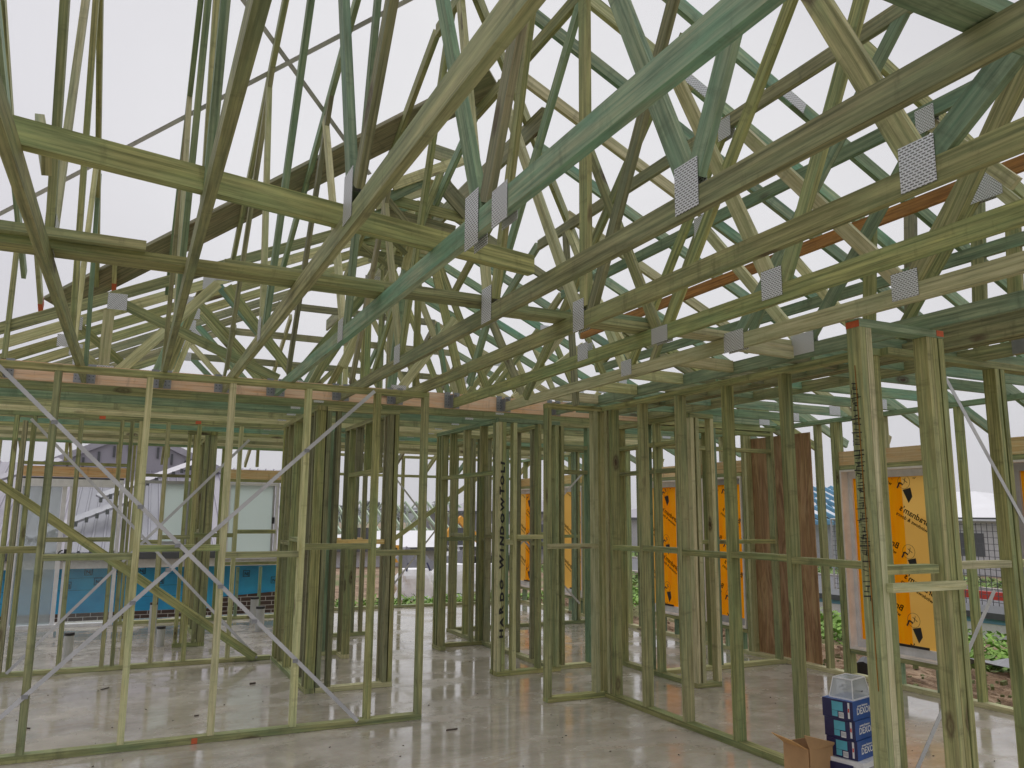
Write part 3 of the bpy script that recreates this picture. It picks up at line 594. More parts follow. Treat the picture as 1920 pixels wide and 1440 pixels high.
# wall F toward the right
st = [4.2, (4.30,), 4.72, (5.22,), 5.82, 6.42, 6.9]
w = wall('right cross wall frame with a dark diagonal strap between its studs', 0, 3.34, 4.19, 6.93, [5.24, 5.30, 6.42, 6.88], [(4.7-.08, 5.21, 1.36, 'P'), (5.32, 6.0, 1.36, 'P')], mats='G')
on_face(w, (4.62, 2.66), (5.5, 1.45), 3.337); on_face(w, (4.1, .0+.15), (5.0, 1.2), 3.337)
# closet walls behind the front left wall
st = [7.80, 7.87, 8.25, 8.75, 9.2, 9.5, 9.6, 9.66]
wall('side frame of the first closet behind the front left wall', 1, 1.60, 7.76, 9.69, [7.79, (7.9,), 8.35, 8.95, 9.3, 9.5, 9.64], between([7.9, 8.35, 8.95, 9.5], 1.38, 1.33), mats='GDGB')
wall('front frame of the first closet, open between two double posts', 0, 7.76, 1.70, 2.44, [1.722, 1.82, 2.36, 2.415], [(1.85, 2.33, 1.38, 'O', .02, .05)], mats='GDG', plate=True)
w = wall('passage side frame of the first closet with a low door head', 1, 2.35, 7.86, 9.7, [7.89, 8.0, (8.35, 2.13, None), (8.75, 2.13, None), (9.15, 2.13, None), 9.45, 9.66], [(8.0, 9.45, 2.11)], gaps=[(8.02, 9.43)], mats='GBGT')
wall('wall frame with a diagonal timber brace, middle of the left rooms', 0, 9.70, -3.2, 1.60, [-2.6, -2.0, -1.5, (-1.13, None, None, 'G'), (-1.05, None, 2.6, 'B'), -.97, -.80, (-.53,), (-.13,), (-.03, None, None, 'D'), .06, (.34,), .67, 1.13],
     [(-.77, -.15, 1.36), (.08, .32, 1.33), (.36, .65, 1.38), (.69, 1.11, 1.40), (1.15, 1.58, 1.44)], mats='GPG')
w = [o for o in col.objects if o.name.startswith('wall_frame')][-1]
on_face(w, (-1.0, 2.62), (1.45, .03), 9.697); on_face(w, (-.98, .04), (1.22, 2.5), 9.695)
beam('timber_brace', 'G', w, (-1.4, 9.68, 2.06), (1.42, 9.68, .04), NY, .03, .09)
bxo('orange_paint_mark', 'paint', w, (-.36, 9.697, 2.655), (-.30, 9.6985, 2.69)); bxo('orange_paint_mark', 'paint', w, (.62, 9.697, 2.655), (.68, 9.6985, 2.69))
wall('small side frame with a double post at the second closet back', 0, 9.72, 2.16, 2.44, [2.2, 2.26, 2.40], mats='GT')
wall('narrow frame behind the first closet', 0, 11.1, 2.3, 3.2, [2.33, 2.62, 2.9, 3.02, 3.17], [(2.35, 3.0, 1.3, 'O')], mats='TGBD')
wall('left room partition frame near the grey pipes', 1, .90, 11.0, 13.45, [11.03, 11.12, 11.3, 11.75, 12.3, 12.8, 13.3, 13.4], between([11.3, 11.75, 12.3, 12.8, 13.3], 1.4, 1.35), mats='GDGB')
wall('left room partition frame end post', 0, 11.0, .62, .90, [.65, .72, .86], mats='GD', plate=True)
# hall walls
wall('hall side frame with a door head, left of the lettered stud', 1, 3.57, 7.9, 9.75, [7.93, (8.3, 2.13, None), (8.8, 2.13, None), (9.25, 2.13, None), 9.55, 9.64, 9.72], [(7.95, 9.53, 2.11)], gaps=[(7.97, 9.5)], mats='GBG')
w = wall('closet front frame carrying the black painted letters', 0, 7.79, 3.57, 4.33, [3.592, (3.64, None, None, 'G'), 3.77, 4.07, 4.29], [(3.80, 4.2, 1.42, 'P', -.05, .04), (3.6, 3.75, 1.36, 'P')], mats='GPG')
wall('back frame of the lettered closet', 0, 9.72, 3.66, 4.24, [3.70, 4.1, 4.2], [(3.72, 4.1, 1.34)], mats='GB')
wall('far side frame of the lettered closet', 1, 4.24, 7.88, 11.0, [7.92, 8.35, 8.8, 9.25, 9.68, 9.8, 10.4, 10.95], between([7.92, 8.35, 8.8, 9.25, 9.68, 10.4, 10.95], 1.37, 1.33), mats='GBG')
wall('rear hall frame crossing behind the lettered closet', 0, 11.0, 4.34, 6.9, [4.37, 4.75, 5.2, 5.65, 6.1, 6.38, 6.45, 6.86], between([4.37, 4.75, 5.2, 5.65, 6.1, 6.45], 1.37, 1.33), mats='GTG')
w = [o for o in col.objects if o.name.startswith('wall_frame')][-1]
on_face(w, (5.3, 1.1), (6.5, 2.3), 10.997); on_face(w, (5.4, 1.35), (6.45, .3), 10.997)
# middle right walls
wall('middle right frame running away beside the hall', 1, 5.12, 6.56, 7.86, [6.6, (6.72,), 7.12, (7.3, None, None, 'T'), 7.36, 7.82], [(6.6, 7.8, 2.42), (6.6, 7.8, 2.13)], mats='GGT')
wall('short end frame in front of the middle right frame', 0, 6.48, 5.12, 5.42, [5.145, 5.21, 5.40], mats='PD')
wall('middle right back frame', 0, 7.86, 4.33, 5.12, [4.4, 4.75, 5.0], [(4.4, 5.1, 2.42), (4.4, 5.1, 2.14)], mats='GT')
wall('frame in front of the brown plywood panel', 0, 7.16, 5.2, 6.93, [5.52, 5.9, 6.0, 6.87], [(5.2, 6.87, 2.42), (5.54, 5.88, 1.37), (6.02, 6.85, 1.37), (5.2, 6.87, 2.62)], mats='GGT')
# ------------------------------------------------------------------ outer wall with the filmed windows
WX = 6.93
WIN = [('e', 13.52, 14.4), ('d', 11.72, 12.62), ('c', 9.1, 10.0), ('b', 7.79, 8.56), ('a', 5.12, 6.24), ('f', 3.42, 4.44), ('g', 1.9, 2.9)]
studs = []; nogs = []; gaps = []
for n, y0, y1 in WIN:
    studs += [y0-.03, y0-.08, y1+.03, y1+.08, ((y0+y1)/2, 2.36, None), ((y0+y1)/2, None, .25, 'T'), (y0+.12, None, .25, 'T')]
    nogs.append((y0, y1, 2.18)); nogs.append((y0, y1, .275))
studs += [1.3, 4.85, 6.56, 8.8, 10.4, 10.9, 11.3, 13.1, 14.5]
w = wall('outer right wall frame holding the orange filmed windows', 1, WX, 1.2, 14.6, studs, nogs, H=2.73, mats='GPG')
for n, y0, y1 in WIN:
    MB().beam((WX+.04, y0-.07, 2.28), (WX+.04, y1+.07, 2.28), NX, .06, .15).build('lintel', 'O', w)
p = bxo('plywood_panel', 'ply', w, (WX+.0905, 6.72, .05), (WX+.1, 7.72, 2.62))
for i, f in enumerate(p.data.polygons): pass
uvl = p.data.uv_layers[0]
for pol in p.data.polygons:
    for li in pol.loop_indices:
        v = p.data.vertices[p.data.loops[li].vertex_index].co; uvl.data[li].uv = (v.z, v.y+v.x)
# logo text meshes
def text_mesh(body, size, ext=.0006):
    cu = bpy.data.curves.new('lettering', 'FONT'); cu.body = body; cu.size = size; cu.extrude = ext; cu.align_x = 'LEFT'
    cu.resolution_u = 2; cu.offset = size*(.045 if len(body) == 1 else .018)
    o = bpy.data.objects.new('lettering', cu); col.objects.link(o)
    bpy.context.view_layer.update()
    me = bpy.data.meshes.new_from_object(o.evaluated_get(bpy.context.evaluated_depsgraph_get()))
    col.objects.unlink(o); bpy.data.objects.remove(o); return me
T1 = text_mesh("Bradnam's", .088); T2 = text_mesh("windows & doors", .053)
def place_text(me, mat, parent, P, u, v, name='lettering'):
    """u: reading direction, v: up direction (world). mirrored lettering is just u flipped"""
    u = Vector(u).normalized(); v = Vector(v).normalized(); n = u.cross(v)
    nm = bpy.data.meshes.new(name); vs = [Vector(P)+u*p.co.x+v*p.co.y+n*p.co.z for p in me.vertices]
    c = sum(vs, Vector())/len(vs)
    nm.from_pydata([x-c for x in vs], [], [tuple(p.vertices) for p in me.polygons]); nm.materials.append(M[mat])
    o = bpy.data.objects.new(name, nm); col.objects.link(o); o.parent = parent; o.location = c-world_loc(parent); return o
WL_ = {'a': 'orange filmed window with mirrored lettering and a drawn diamond logo, right of the plywood', 'b': 'orange filmed window left of the plywood panel', 'c': 'narrowly seen orange filmed window between the middle right studs',
       'd': 'orange filmed window behind the stub doorway, with white reveal', 'e': 'farthest orange filmed window in the right wall', 'f': 'window at the right edge with black letters on pale orange film', 'g': 'window beyond the right edge of the wall frame'}
for n, y0, y1 in WIN[:-1]:
    z0, z1 = .30, 2.155; x0, x1 = WX-.012, WX+.14
    t = thing('window', WL_[n], 'window', (WX+.05, (y0+y1)/2, z0), 'windows with orange protective film')
    m = MB(); m.box((x0, y0+.004, z0), (x1, y0+.024, z1)); m.box((x0, y1-.024, z0), (x1, y1-.004, z1)); m.box((x0, y0+.0245, z1-.02), (x1, y1-.0245, z1)); m.box((x0, y0+.0245, z0), (x1, y1-.0245, z0+.02)); m.build('reveal', 'reveal', t)
    m = MB(); f = .05; xa, xb = WX+.085, WX+.135
    m.box((xa, y0+.025, z0+.021), (xb, y0+.025+f, z1-.021)); m.box((xa, y1-.025-f, z0+.021), (xb, y1-.025, z1-.021))
    m.box((xa, y0+.0755, z1-.09), (xb, y1-.0755, z1-.021)); m.box((xa, y0+.0755, z0+.021), (xb, y1-.0755, z0+.10)); fr = m.build('frame', 'grey_al' if n in 'fb' else 'white_al', t)
    ym = y0+(y1-y0)*(.40 if n in 'af' else .0); yt_ = y1-(y1-y0)*(.30 if n in 'de' else .12 if n in 'bc' else 0)
    if n not in 'af': ym = y0+.0775
    bxo('sash_lock', 'black', t, (xa-.018, y0+.25, z0+.102), (xa-.003, y1-.35, z0+.125))
    ya, yb = y0+.077, y1-.077; xf = WX+.105
    bxo('glass_pane', 'glass', t, (xf+.006, ya, z0+.1005), (xf+.010, yb, z1-.0905))
    if n in 'af':
        bxo('protective_film', 'film', t, (xf-.001, ym, z0+.1005), (xf+.001, yb, z1-.0905)); bxo('thin_film', 'film_thin', t, (xf-.001, ya, z0+.1005), (xf+.001, ym-.001, z1-.0905))
    else:
        bxo('protective_film', 'film', t, (xf-.001, ya, z0+.1005), (xf+.001, yt_-.08, z1-.0905)); bxo('thin_film', 'film_thin', t, (xf-.001, yt_-.079, z0+.1005), (xf+.001, yb, z1-.0905))
    # mirrored lettering: text runs from -Y... seen from inside it reads reversed, falling to the right
    ang = math.radians(28); uu = Vector((0, 1, 0))*math.cos(ang)+Vector((0, 0, 1))*math.sin(ang); vv = Vector((0, -1, 0))*math.sin(ang)+Vector((0, 0, 1))*math.cos(ang)
    xt = xf-.004
    for zz, yy in ((.20, ya+.11), (.86, ya+.11), (1.53, ya+.11), (2.05, ya+.2), (.04, ya+.48), (.70, ya+.48), (1.31, ya+.48), (2.0, ya+.48)):
        for tm, o2 in ((T1, .035), (T2, -.025)):
            base = Vector((xt, yy, zz))+vv*o2
            # keep only letters lying on the pane
            keep = []
            vs = [base+uu*p.co.x+vv*p.co.y for p in tm.vertices]
            nm = bpy.data.meshes.new('lettering'); idx = [i for i, p in enumerate(tm.polygons) if all(ya+.005 < vs[q].y < yb-.005 and z0+.11 < vs[q].z < z1-.10 for q in p.vertices)]
            if not idx: continue
            used = sorted({q for i in idx for q in tm.polygons[i].vertices}); mp = {q: j for j, q in enumerate(used)}
            nm.from_pydata([vs[q]-base for q in used], [], [tuple(mp[q] for q in tm.polygons[i].vertices) for i in idx]); nm.materials.append(M['ink'])
            o = bpy.data.objects.new('lettering', nm); col.objects.link(o); o.parent = t; o.location = base-world_loc(t)
    for zz, yy in ((1.93, ya+.33), (1.24, ya+.33), (.58, ya+.33)):
        if not (ya+.1 < yy < yb-.1): continue
        m = MB(); k = .07
        m.quad([(xt, yy+.03, zz), (xt, yy-k*.9, zz+.02), (xt, yy-k*1.1, zz-k*1.0), (xt, yy-.03, zz-k*1.9)][::-1])
        m.beam((xt, yy+.09, zz+.02), (xt, yy+.06, zz+.075), NX, .001, .018); m.beam((xt, yy+.06, zz+.075), (xt, yy+.02, zz+.05), NX, .001, .016)
        m.beam((xt, yy+.02, zz+.11), (xt, yy-.03, zz+.07), NX, .001, .006); m.beam((xt, yy+.01, zz+.06), (xt, yy-.01, zz+.12), NX, .001, .006)
        for q in range(14):
            a0, a1 = 2*PI*q/14, 2*PI*(q+1)/14
            m.beam((xt, yy+.01+.07*math.cos(a0), zz+.08+.07*math.sin(a0)), (xt, yy+.01+.07*math.cos(a1), zz+.08+.07*math.sin(a1)), NX, .001, .003)
        m.build('logo', 'ink', t)
# letters painted down the stud
T3 = text_mesh("HARD WINDOWTOLL", .058, .0006)
for p in T3.vertices: p.co.x *= 2.9; p.co.y *= 1.05
w = [o for o in col.objects if o.type == 'EMPTY' and o.get('label', '').startswith('closet front')][0]
place_text(T3, 'ink', w, (3.66-.082, 7.786, .42), (0, 0, 1), (1, 0, 0)) if False else None
me = T3; P0 = Vector((3.662, 7.787, .42)); u = Vector((0, 0, 1)); v = Vector((-1, 0, 0))
zc = .38
for ch in 'HARDO WINDOWTOLI':
    if ch == ' ': zc += .09; continue
    cm_ = text_mesh(ch, .062, .0006); wd = max(v.co.x for v in cm_.vertices); sy = rnd.uniform(.8, 1.15); sh_ = rnd.uniform(-.25, .25)
    for v in cm_.vertices: v.co.x = v.co.x*2.1+v.co.y*sh_; v.co.y = v.co.y*sy+rnd.uniform(-.0018, .0018)
    place_text(cm_, 'ink', w, (3.638+rnd.uniform(-.004, .004), 7.7865, zc), (0, 0, 1), (-1, 0, 0)); zc += wd*2.1+rnd.uniform(.015, .035)
# ------------------------------------------------------------------ far wall with plain windows
FY = 13.5
w = wall('far left outer wall frame holding the sliding door and two plain windows', 0, FY, -2.6, 2.5, [-2.3, -1.75, -1.56, -1.48, -.05, .02, .12, .9, .96, 1.32, 1.38, 2.28, 2.34, 2.46, (.5, None, 1.1), (1.65, None, .8, 'T'), (2.0, None, .8, 'T'), (-.9, 2.4, None), (.5, 2.5, None), (1.85, 2.4, None)],
     [(-1.46, -.07, 2.36), (.14, .88, 2.22, 'D'), (.14, .88, 1.14), (1.4, 2.26, .86), (1.4, 2.26, 2.17)], H=2.72, gaps=[(-1.46, -.07)])
MB().beam((-1.5, FY+.04, 2.24), (-.03, FY+.04, 2.24), NY, .07, .15).build('lintel', 'O', w); MB().beam((1.34, FY+.04, 2.27), (2.32, FY+.04, 2.27), NY, .07, .15).build('lintel', 'O', w)
w = wall('far centre outer wall frame closing the hall view', 0, 14.05, 2.5, 6.93, [2.6, 3.2, 3.8, 4.52, 5.2, 5.3, 5.9, 6.5, 6.88], [(2.6, 3.2, 2.2), (3.2, 6.8, 2.35)], H=2.72, mats='GP')
on_face(w, (4.1, 2.62), (5.5, .95), 14.047); on_face(w, (4.3, .3), (5.6, 1.9), 14.047); beam('timber_brace', 'G', w, (4.0, 14.03, .95), (6.2, 14.03, 2.5), NY, .03, .08)
# sliding door
t = thing('sliding_door', 'white framed sliding glass door with a dusty left panel in the far left wall', 'sliding door', (-.78, FY, 0))
m = MB(); x0, x1 = -1.45, -.09
m.box((x0, FY-.02, 2.02), (x1, FY+.10, 2.13)); m.box((x0, FY-.02, 0), (x0+.05, FY+.10, 2.0195)); m.box((x1-.05, FY-.02, 0), (x1, FY+.10, 2.0195)); m.box((x0+.0505, FY-.02, 0), (x1-.0505, FY+.10, .045)); m.build('frame', 'white_al', t)
bxo('head_gap', 'darkgrey', t, (x0, FY+.02, 2.131), (x1, FY+.06, 2.158))
m = MB(); m.box((-.80, FY+.0, .046), (-.735, FY+.03, 2.019)); m.box((-.90, FY+.035, .046), (-.84, FY+.065, 2.019)); m.build('stile', 'white_al', t)
bxo('glass_pane', 'glass_dusty', t, (x0+.051, FY+.045, .047), (-.905, FY+.05, 2.0185)); bxo('glass_pane', 'glass', t, (-.73, FY+.012, .047), (x1-.051, FY+.016, 2.0185))
m = MB()
for i in range(8):
    a0, a1 = PI*.5+PI*i/8, PI*.5+PI*(i+1)/8
    m.beam((-.815+.06*math.cos(a0), FY-.03, 1.02+.075*math.sin(a0)), (-.815+.06*math.cos(a1), FY-.03, 1.02+.075*math.sin(a1)), NY, .02, .018)
m.box((-.80, FY-.035, .94), (-.765, FY-.003, 1.11)); m.build('handle', 'black', t)
# window 2 and 3
def plain_window(lb, x0, x1, z0, z1, split, matl, left, right):
    t = thing('window', lb, 'window', ((x0+x1)/2, FY, z0), 'plain windows in the far left wall')
    m = MB(); f = .045
    m.box((x0, FY-.02, z1-f), (x1, FY+.08, z1)); m.box((x0, FY-.02, z0), (x1, FY+.08, z0+f)); m.box((x0, FY-.02, z0+f+.0005), (x0+f, FY+.08, z1-f-.0005)); m.box((x1-f, FY-.02, z0+f+.0005), (x1, FY+.08, z1-f-.0005)); m.build('frame', matl, t)
    bxo('mullion', matl, t, (split-.016, FY+.01, z0+f+.001), (split+.016, FY+.05, z1-f-.001)); bxo('mullion', 'grey_al', t, (x1-f-.05, FY-.005, z0+f+.001), (x1-f-.02, FY+.03, z1-f-.001))
    bxo('pane', left, t, (x0+f+.001, FY+.03, z0+f+.001), (split-.017, FY+.034, z1-f-.001)); bxo('pane', right, t, (split+.017, FY+.02, z0+f+.001), (x1-f-.051, FY+.024, z1-f-.001))
    bxo('handle', 'black', t, (x1-f-.05, FY-.03, (z0+z1)/2-.05), (x1-f-.01, FY-.006, (z0+z1)/2+.05)); return t
plain_window('small grey framed sliding window with one frosted pane', .17, .87, 1.17, 2.14, .48, 'grey_al', 'glass', 'frost')
plain_window('white framed frosted window beside the first closet', 1.42, 2.22, .93, 2.14, 1.55, 'white_al', 'frost', 'frost')
# ------------------------------------------------------------------ loose things on the slab
def pipe(lb, x, y, h, r=.045, cap=True):
    t = thing('pipe', lb, 'pipe', (x, y, 0), 'grey plumbing pipes standing in the slab')
    MB().cyl((x, y, 0), (x, y, h-.03), r, 18).build('tube', 'pvc', t, smooth=False)
    MB().cyl((x, y, h-.0295), (x, y, h), r*1.04, 18).build('cap', 'black', t)
pipe('leftmost grey pipe standing alone in the slab', -.49, 10.55, .30, .05); pipe('grey pipe with black cap behind the diagonal brace', .43, 12.55, .40, .05); pipe('short grey pipe in front of the diagonal brace end', .49, 11.2, .24, .05)
pipe('tall grey pipe of the right pair near the closet', 1.86, 13.0, .38, .06); pipe('short grey pipe of the right pair near the closet', 1.81, 12.05, .34, .06)
# boxes
def crate(lb, x, y, z, rz, w=.30, d=.25, h=.125):
    t = thing('cardboard_carton', lb, 'carton', (x, y, z), 'blue cartons stacked on the tub')
    R_ = Matrix.Rotation(rz, 3, 'Z')
    def addq(nm, mat, lo, hi, pr=None):
        m = MB().box(lo, hi); m.v = [tuple(R_@Vector(p)+Vector((x, y, z))) for p in m.v]; return m.build(nm, mat, pr or t)
    addq('box_body', 'blue', (0, 0, 0), (d, w, h-.002))
    addq('dark_end', 'navy', (-.0015, 0, 0), (-.0002, w, h-.002))
    addq('print_panel', 'cyan', (-.0032, w*.32, h*.42), (-.0016, w*.68, h*.88)); addq('print_panel', 'cyan', (-.0032, w*.50, h*.10), (-.0016, w*.68, h*.40))
    addq('barcode', 'barcode', (-.0034, w*.30, h*.06), (-.0016, w*.46, h*.36))
    for q in range(7): addq('barcode_bars', 'ink', (-.0042, w*(.32+q*.018), h*.12), (-.0036, w*(.328+q*.018), h*.32)) if q % 2 == 0 else None
    addq('print_strip', 'barcode', (-.0034, w*.10, h*.10), (-.0016, w*.16, h*.92)); addq('print_strip', 'redink', (-.0042, w*.11, h*.42), (-.0036, w*.15, h*.62))
    tm = text_mesh('DEXOMAX', .05, .0004); u = R_@Vector((1, 0, 0)); P = R_@Vector((.04, -.0015, h*.28))+Vector((x, y, z)); place_text(tm, 'white', t, P, u, (0, 0, 1))
    tm = text_mesh('power fasteners', .018, .0004); P = R_@Vector((.05, -.0015, h*.66))+Vector((x, y, z)); place_text(tm, 'white', t, P, u, (0, 0, 1)); return t
BX, BY = 4.36, 4.02
BX, BY, BZ = 3.84, 3.45, .287
t = thing('storage_tub', 'clear plastic storage tub with white lid and navy clip under the blue cartons', 'storage tub', (3.95, 3.55, 0))
R14 = Matrix.Rotation(math.radians(14), 3, 'Z')
def rb(nm, mat, lo, hi, par, o=(BX, BY, 0)):
    m = MB().box(lo, hi); m.v = [tuple(R14@Vector(p)+Vector(o)) for p in m.v]; return m.build(nm, mat, par)
rb('tub_body', 'clear', (0, -.02, 0), (.30, .22, .255), t); rb('lid', 'white', (-.02, -.04, .2555), (.32, .24, .285), t)
for q in ((-.027, .02, .20, -.020, .18, .262), (-.027, .02, .14, -.020, .035, .1995), (-.027, .165, .14, -.020, .18, .1995)): rb('clip', 'navy', q[:3], q[3:], t)
rb('tub_print', 'cyan', (-.004, .06, .12), (-.0005, .17, .22), t)
for i, lb in enumerate(('lowest of the three blue cartons on the tub', 'middle of the three blue cartons on the tub', 'top one of the three blue cartons, carrying the clear tub')):
    crate(lb, BX+(.0, -.004, -.012)[i], BY+(0, .004, .006)[i], BZ+i*.107, math.radians(14), .186, .25, .106)
t = thing('clear_tub', 'upturned clear plastic tub on top of the blue cartons', 'plastic tub', (3.9, 3.6, BZ+.321))
m = MB(); b = [(.02, .02), (.22, .02), (.22, .165), (.02, .165)]; tp = [(.045, .035), (.20, .035), (.20, .15), (.045, .15)]
z0, z1 = BZ+.3225, BZ+.43
A = [R14@Vector((x, y, 0))+Vector((BX, BY, z0)) for x, y in b]; B = [R14@Vector((x, y, 0))+Vector((BX, BY, z1)) for x, y in tp]
for i in range(4): m.quad([A[i], A[(i+1) % 4], B[(i+1) % 4], B[i]])
m.quad(B); m.build('tub_shell', 'clear', t)
m = MB()
for i in range(4):
    m.beam(A[i], B[i], (1, 0, 0), .004, .004); m.beam(B[i], B[(i+1) % 4], NZ, .006, .005); m.beam(A[i], A[(i+1) % 4], NZ, .008, .008)
m.build('rim', 'white', t)
m = MB()
for i in range(26):
    p = R14@Vector((rnd.uniform(.05, .18), rnd.uniform(.04, .14), 0))+Vector((BX, BY, z0+rnd.uniform(.01, .07))); q = p+Vector((rnd.uniform(-.03, .03), rnd.uniform(-.03, .03), rnd.uniform(-.01, .01))); m.cyl(p, q, .003, 5)
m.build('screws', 'darkgrey', t)
t = thing('open_cardboard_box', 'open brown cardboard box with raised flaps beside the blue cartons', 'cardboard box', (3.7, 3.7, 0))
def cq(nm, mat, pts, th=.004):
    m = MB(); n = (Vector(pts[1])-Vector(pts[0])).cross(Vector(pts[2])-Vector(pts[0])).normalized()*th; a = [Vector(p) for p in pts]; b = [p+n for p in a]
    m.quad(a[::-1]); m.quad(b)
    for i in range(len(a)): m.quad([a[i], a[(i+1) % len(a)], b[(i+1) % len(a)], b[i]])
    return m.build(nm, mat, t)
x0, x1, y0, y1, h = 3.625, 3.84, 3.60, 3.80, .335
cq('side', 'card', [(x0, y0, 0), (x1, y0, 0), (x1, y0, h), (x0, y0, h)]); cq('side', 'card', [(x0, y1, 0), (x0, y0+.005, 0), (x0, y0+.005, h), (x0, y1, h)])
cq('side', 'card', [(x1, y0+.005, 0), (x1, y1, 0), (x1, y1, h), (x1, y0+.005, h)]); cq('side', 'card', [(x1-.005, y1, 0), (x0+.005, y1, 0), (x0+.005, y1, h), (x1-.005, y1, h)])
cq('flap', 'card', [(x0, y0, h), (x1, y0, h), (x1-.01, y0-.015, h+.02), (x0-.05, y0-.015, h+.09)]); cq('flap', 'card_in', [(x0, y1, h), (x0, y0+.006, h), (x0-.10, y0+.02, h+.055), (x0-.09, y1, h+.06)])
# small litter on the slab
for i, (x, y, a, l, lb) in enumerate(((1.55, 5.0, .5, .06, 'thin wood splinter lying near the middle of the slab'), (1.78, 4.9, .4, .06, 'second thin splinter near the middle of the slab'), (2.0, 7.1, 1.2, .12, 'curled timber offcut on the slab beyond the doorway'), (-.1, 8.7, .8, .09, 'dark offcut on the slab before the braced frame'))):
    MB().beam((x, y, .006), (x+l*math.cos(a), y+l*math.sin(a), .006), NZ, .008, .012).build('wood_splinter', 'debris', None); tag(col.objects[-1], lb, 'splinter')
m = MB(); r8 = random.Random(21)
for i in range(420):
    y = 3.2+9*r8.random()**1.3; x = r8.uniform(-2.5, 6.6); s = r8.uniform(.003, .016); a_ = r8.uniform(0, 3.14)
    m.beam((x, y, .0025), (x+s*math.cos(a_), y+s*math.sin(a_), .0025), NZ, s*.4, .003)
tag(m.build('sawdust', 'debris', None), 'dark specks of sawdust and grit scattered on the slab', 'sawdust', kind='stuff')
for i, (x, y, a_, l, w_, lb) in enumerate(((2.35, 6.05, .1, .16, .03, 'brown offcut on the wet slab just left of the doorway'), (.55, 5.2, 2.0, .05, .012, 'tiny offcut near the front plate at centre'), (3.2, 4.6, .6, .05, .01, 'nail like splinter near the right wall plate'),
      (1.2, 8.4, .3, .10, .05, 'flat dark chip behind the first closet corner'), (-.55, 7.4, 2.6, .07, .03, 'flat dark chip behind the left studs'), (.62, 7.3, .2, .06, .03, 'small dark chip between the middle left studs'))):
    MB().beam((x, y, .004), (x+l*.6*math.cos(a_), y+l*.6*math.sin(a_), .004), NZ, w_*.5, .007).build('timber_offcut', 'debris', None); tag(col.objects[-1], lb, 'offcut')
# ------------------------------------------------------------------ ground, slab, surroundings
def grid(name, mat, x0, x1, y0, y1, z, n=40, amp=0, kind='structure', f=1.0):
    m = MB(); r2 = random.Random(5)
    H = {}
    for i in range(n+1):
        for j in range(n+1): H[i, j] = z+amp*(math.sin(i*1.7*f)+math.cos(j*1.3*f+i*.6)+r2.uniform(-.8, .8))/3
    me = bpy.data.meshes.new(name); vs = [(x0+(x1-x0)*i/n, y0+(y1-y0)*j/n, H[i, j]) for i in range(n+1) for j in range(n+1)]
    fs = [(i*(n+1)+j, (i+1)*(n+1)+j, (i+1)*(n+1)+j+1, i*(n+1)+j+1) for i in range(n) for j in range(n)]
    me.from_pydata(vs, [], fs); me.materials.append(M[mat])
    o = bpy.data.objects.new(name, me); col.objects.link(o); return tag(o, kind=kind)
o = MB().box((-4, -3, -.25), (7.03, 14.2, 0)).build('slab_floor', 'floor', None, loc=(0, 0, 0)); tag(o, kind='structure')
grid('ground', 'soil', -300, 400, -120, 600, -1.05, 8)
grid('garden_soil', 'soil', 7.05, 10.2, -2, 18, -.32, 60, .09)
grid('building_pad', 'soil', -12, 9, 14.3, 16.2, -.42, 40, .05)
o = MB().box((22, -60, -1.02), (29, 90, -.99)).build('road', 'asphalt', None, loc=(0, 0, 0)); tag(o, kind='structure')
for x in (21.7, 29.0):
    o = MB().box((x, -60, -1.05), (x+.3, 90, -.90)).build('kerb', 'kerb', None, loc=(0, 0, 0)); tag(o, kind='structure')
def leaves(name, label, mat, spots, count, size, hgt, kind='stuff', cat='plants'):
    m = MB(); r3 = random.Random(hash(name) % 999 if False else len(name))
    for _ in range(count):
        cx, cy, cz, rx, ry = spots[r3.randrange(len(spots))]
        x = r3.gauss(cx, rx/2); y = r3.gauss(cy, ry/2); z = cz+r3.random()*hgt*max(.15, 1-abs(x-cx)/rx*.4)
        a = r3.uniform(0, 6.28); s = size*r3.uniform(.5, 1.3); t_ = r3.uniform(-.8, .8)
        u = Vector((math.cos(a), math.sin(a), t_))*s; v = Vector((-math.sin(a), math.cos(a), r3.uniform(-.3, .9)))*s*.45; p = Vector((x, y, z))
        m.quad([p-u, p-v, p+u, p+v])
    o = m.build(name, mat, None); return tag(o, label, cat, kind=kind)
leaves('grass', 'low bright green weeds growing past the slab beyond the right wall', 'weed', [(x, y, -.45, .8, 1.6) for x in (11, 11.8, 12.6) for y in range(4, 20, 2)], 9000, .07, .32, cat='weeds')
leaves('grass', 'bright green weeds along the far edge of the slab', 'weed', [(x, 17.4, -.5, 1.2, .7) for x in range(4, 14, 1)], 5000, .07, .35, cat='weeds')
leaves('grass', 'mown verge grass strip across the road', 'grassblade', [(x, y, -1.02, 1.6, 3) for x in (31, 33) for y in range(-4, 50, 4)], 6000, .16, .12, cat='grass')
leaves('grass', 'verge grass strip before the road', 'grassblade', [(x, y, -1.02, 1.6, 3) for x in (19, 20.4) for y in range(-4, 40, 4)], 6000, .13, .14, cat='grass')
m = MB(); r4 = random.Random(11)
for i in range(900):
    x = r4.uniform(7.1, 10.2); y = r4.uniform(1, 17); s = r4.uniform(.02, .09)
    p = Vector((x, y, -.30+r4.uniform(-.02, .06))); q = p+Vector((r4.uniform(-1, 1), r4.uniform(-1, 1), r4.uniform(-.2, .3)))*s
    m.beam(p, q, NZ, s*.6, s*.5)
tag(m.build('soil_clods', 'soil', None), 'loose clods and chips on the churned soil outside the right wall', 'clods', kind='stuff')
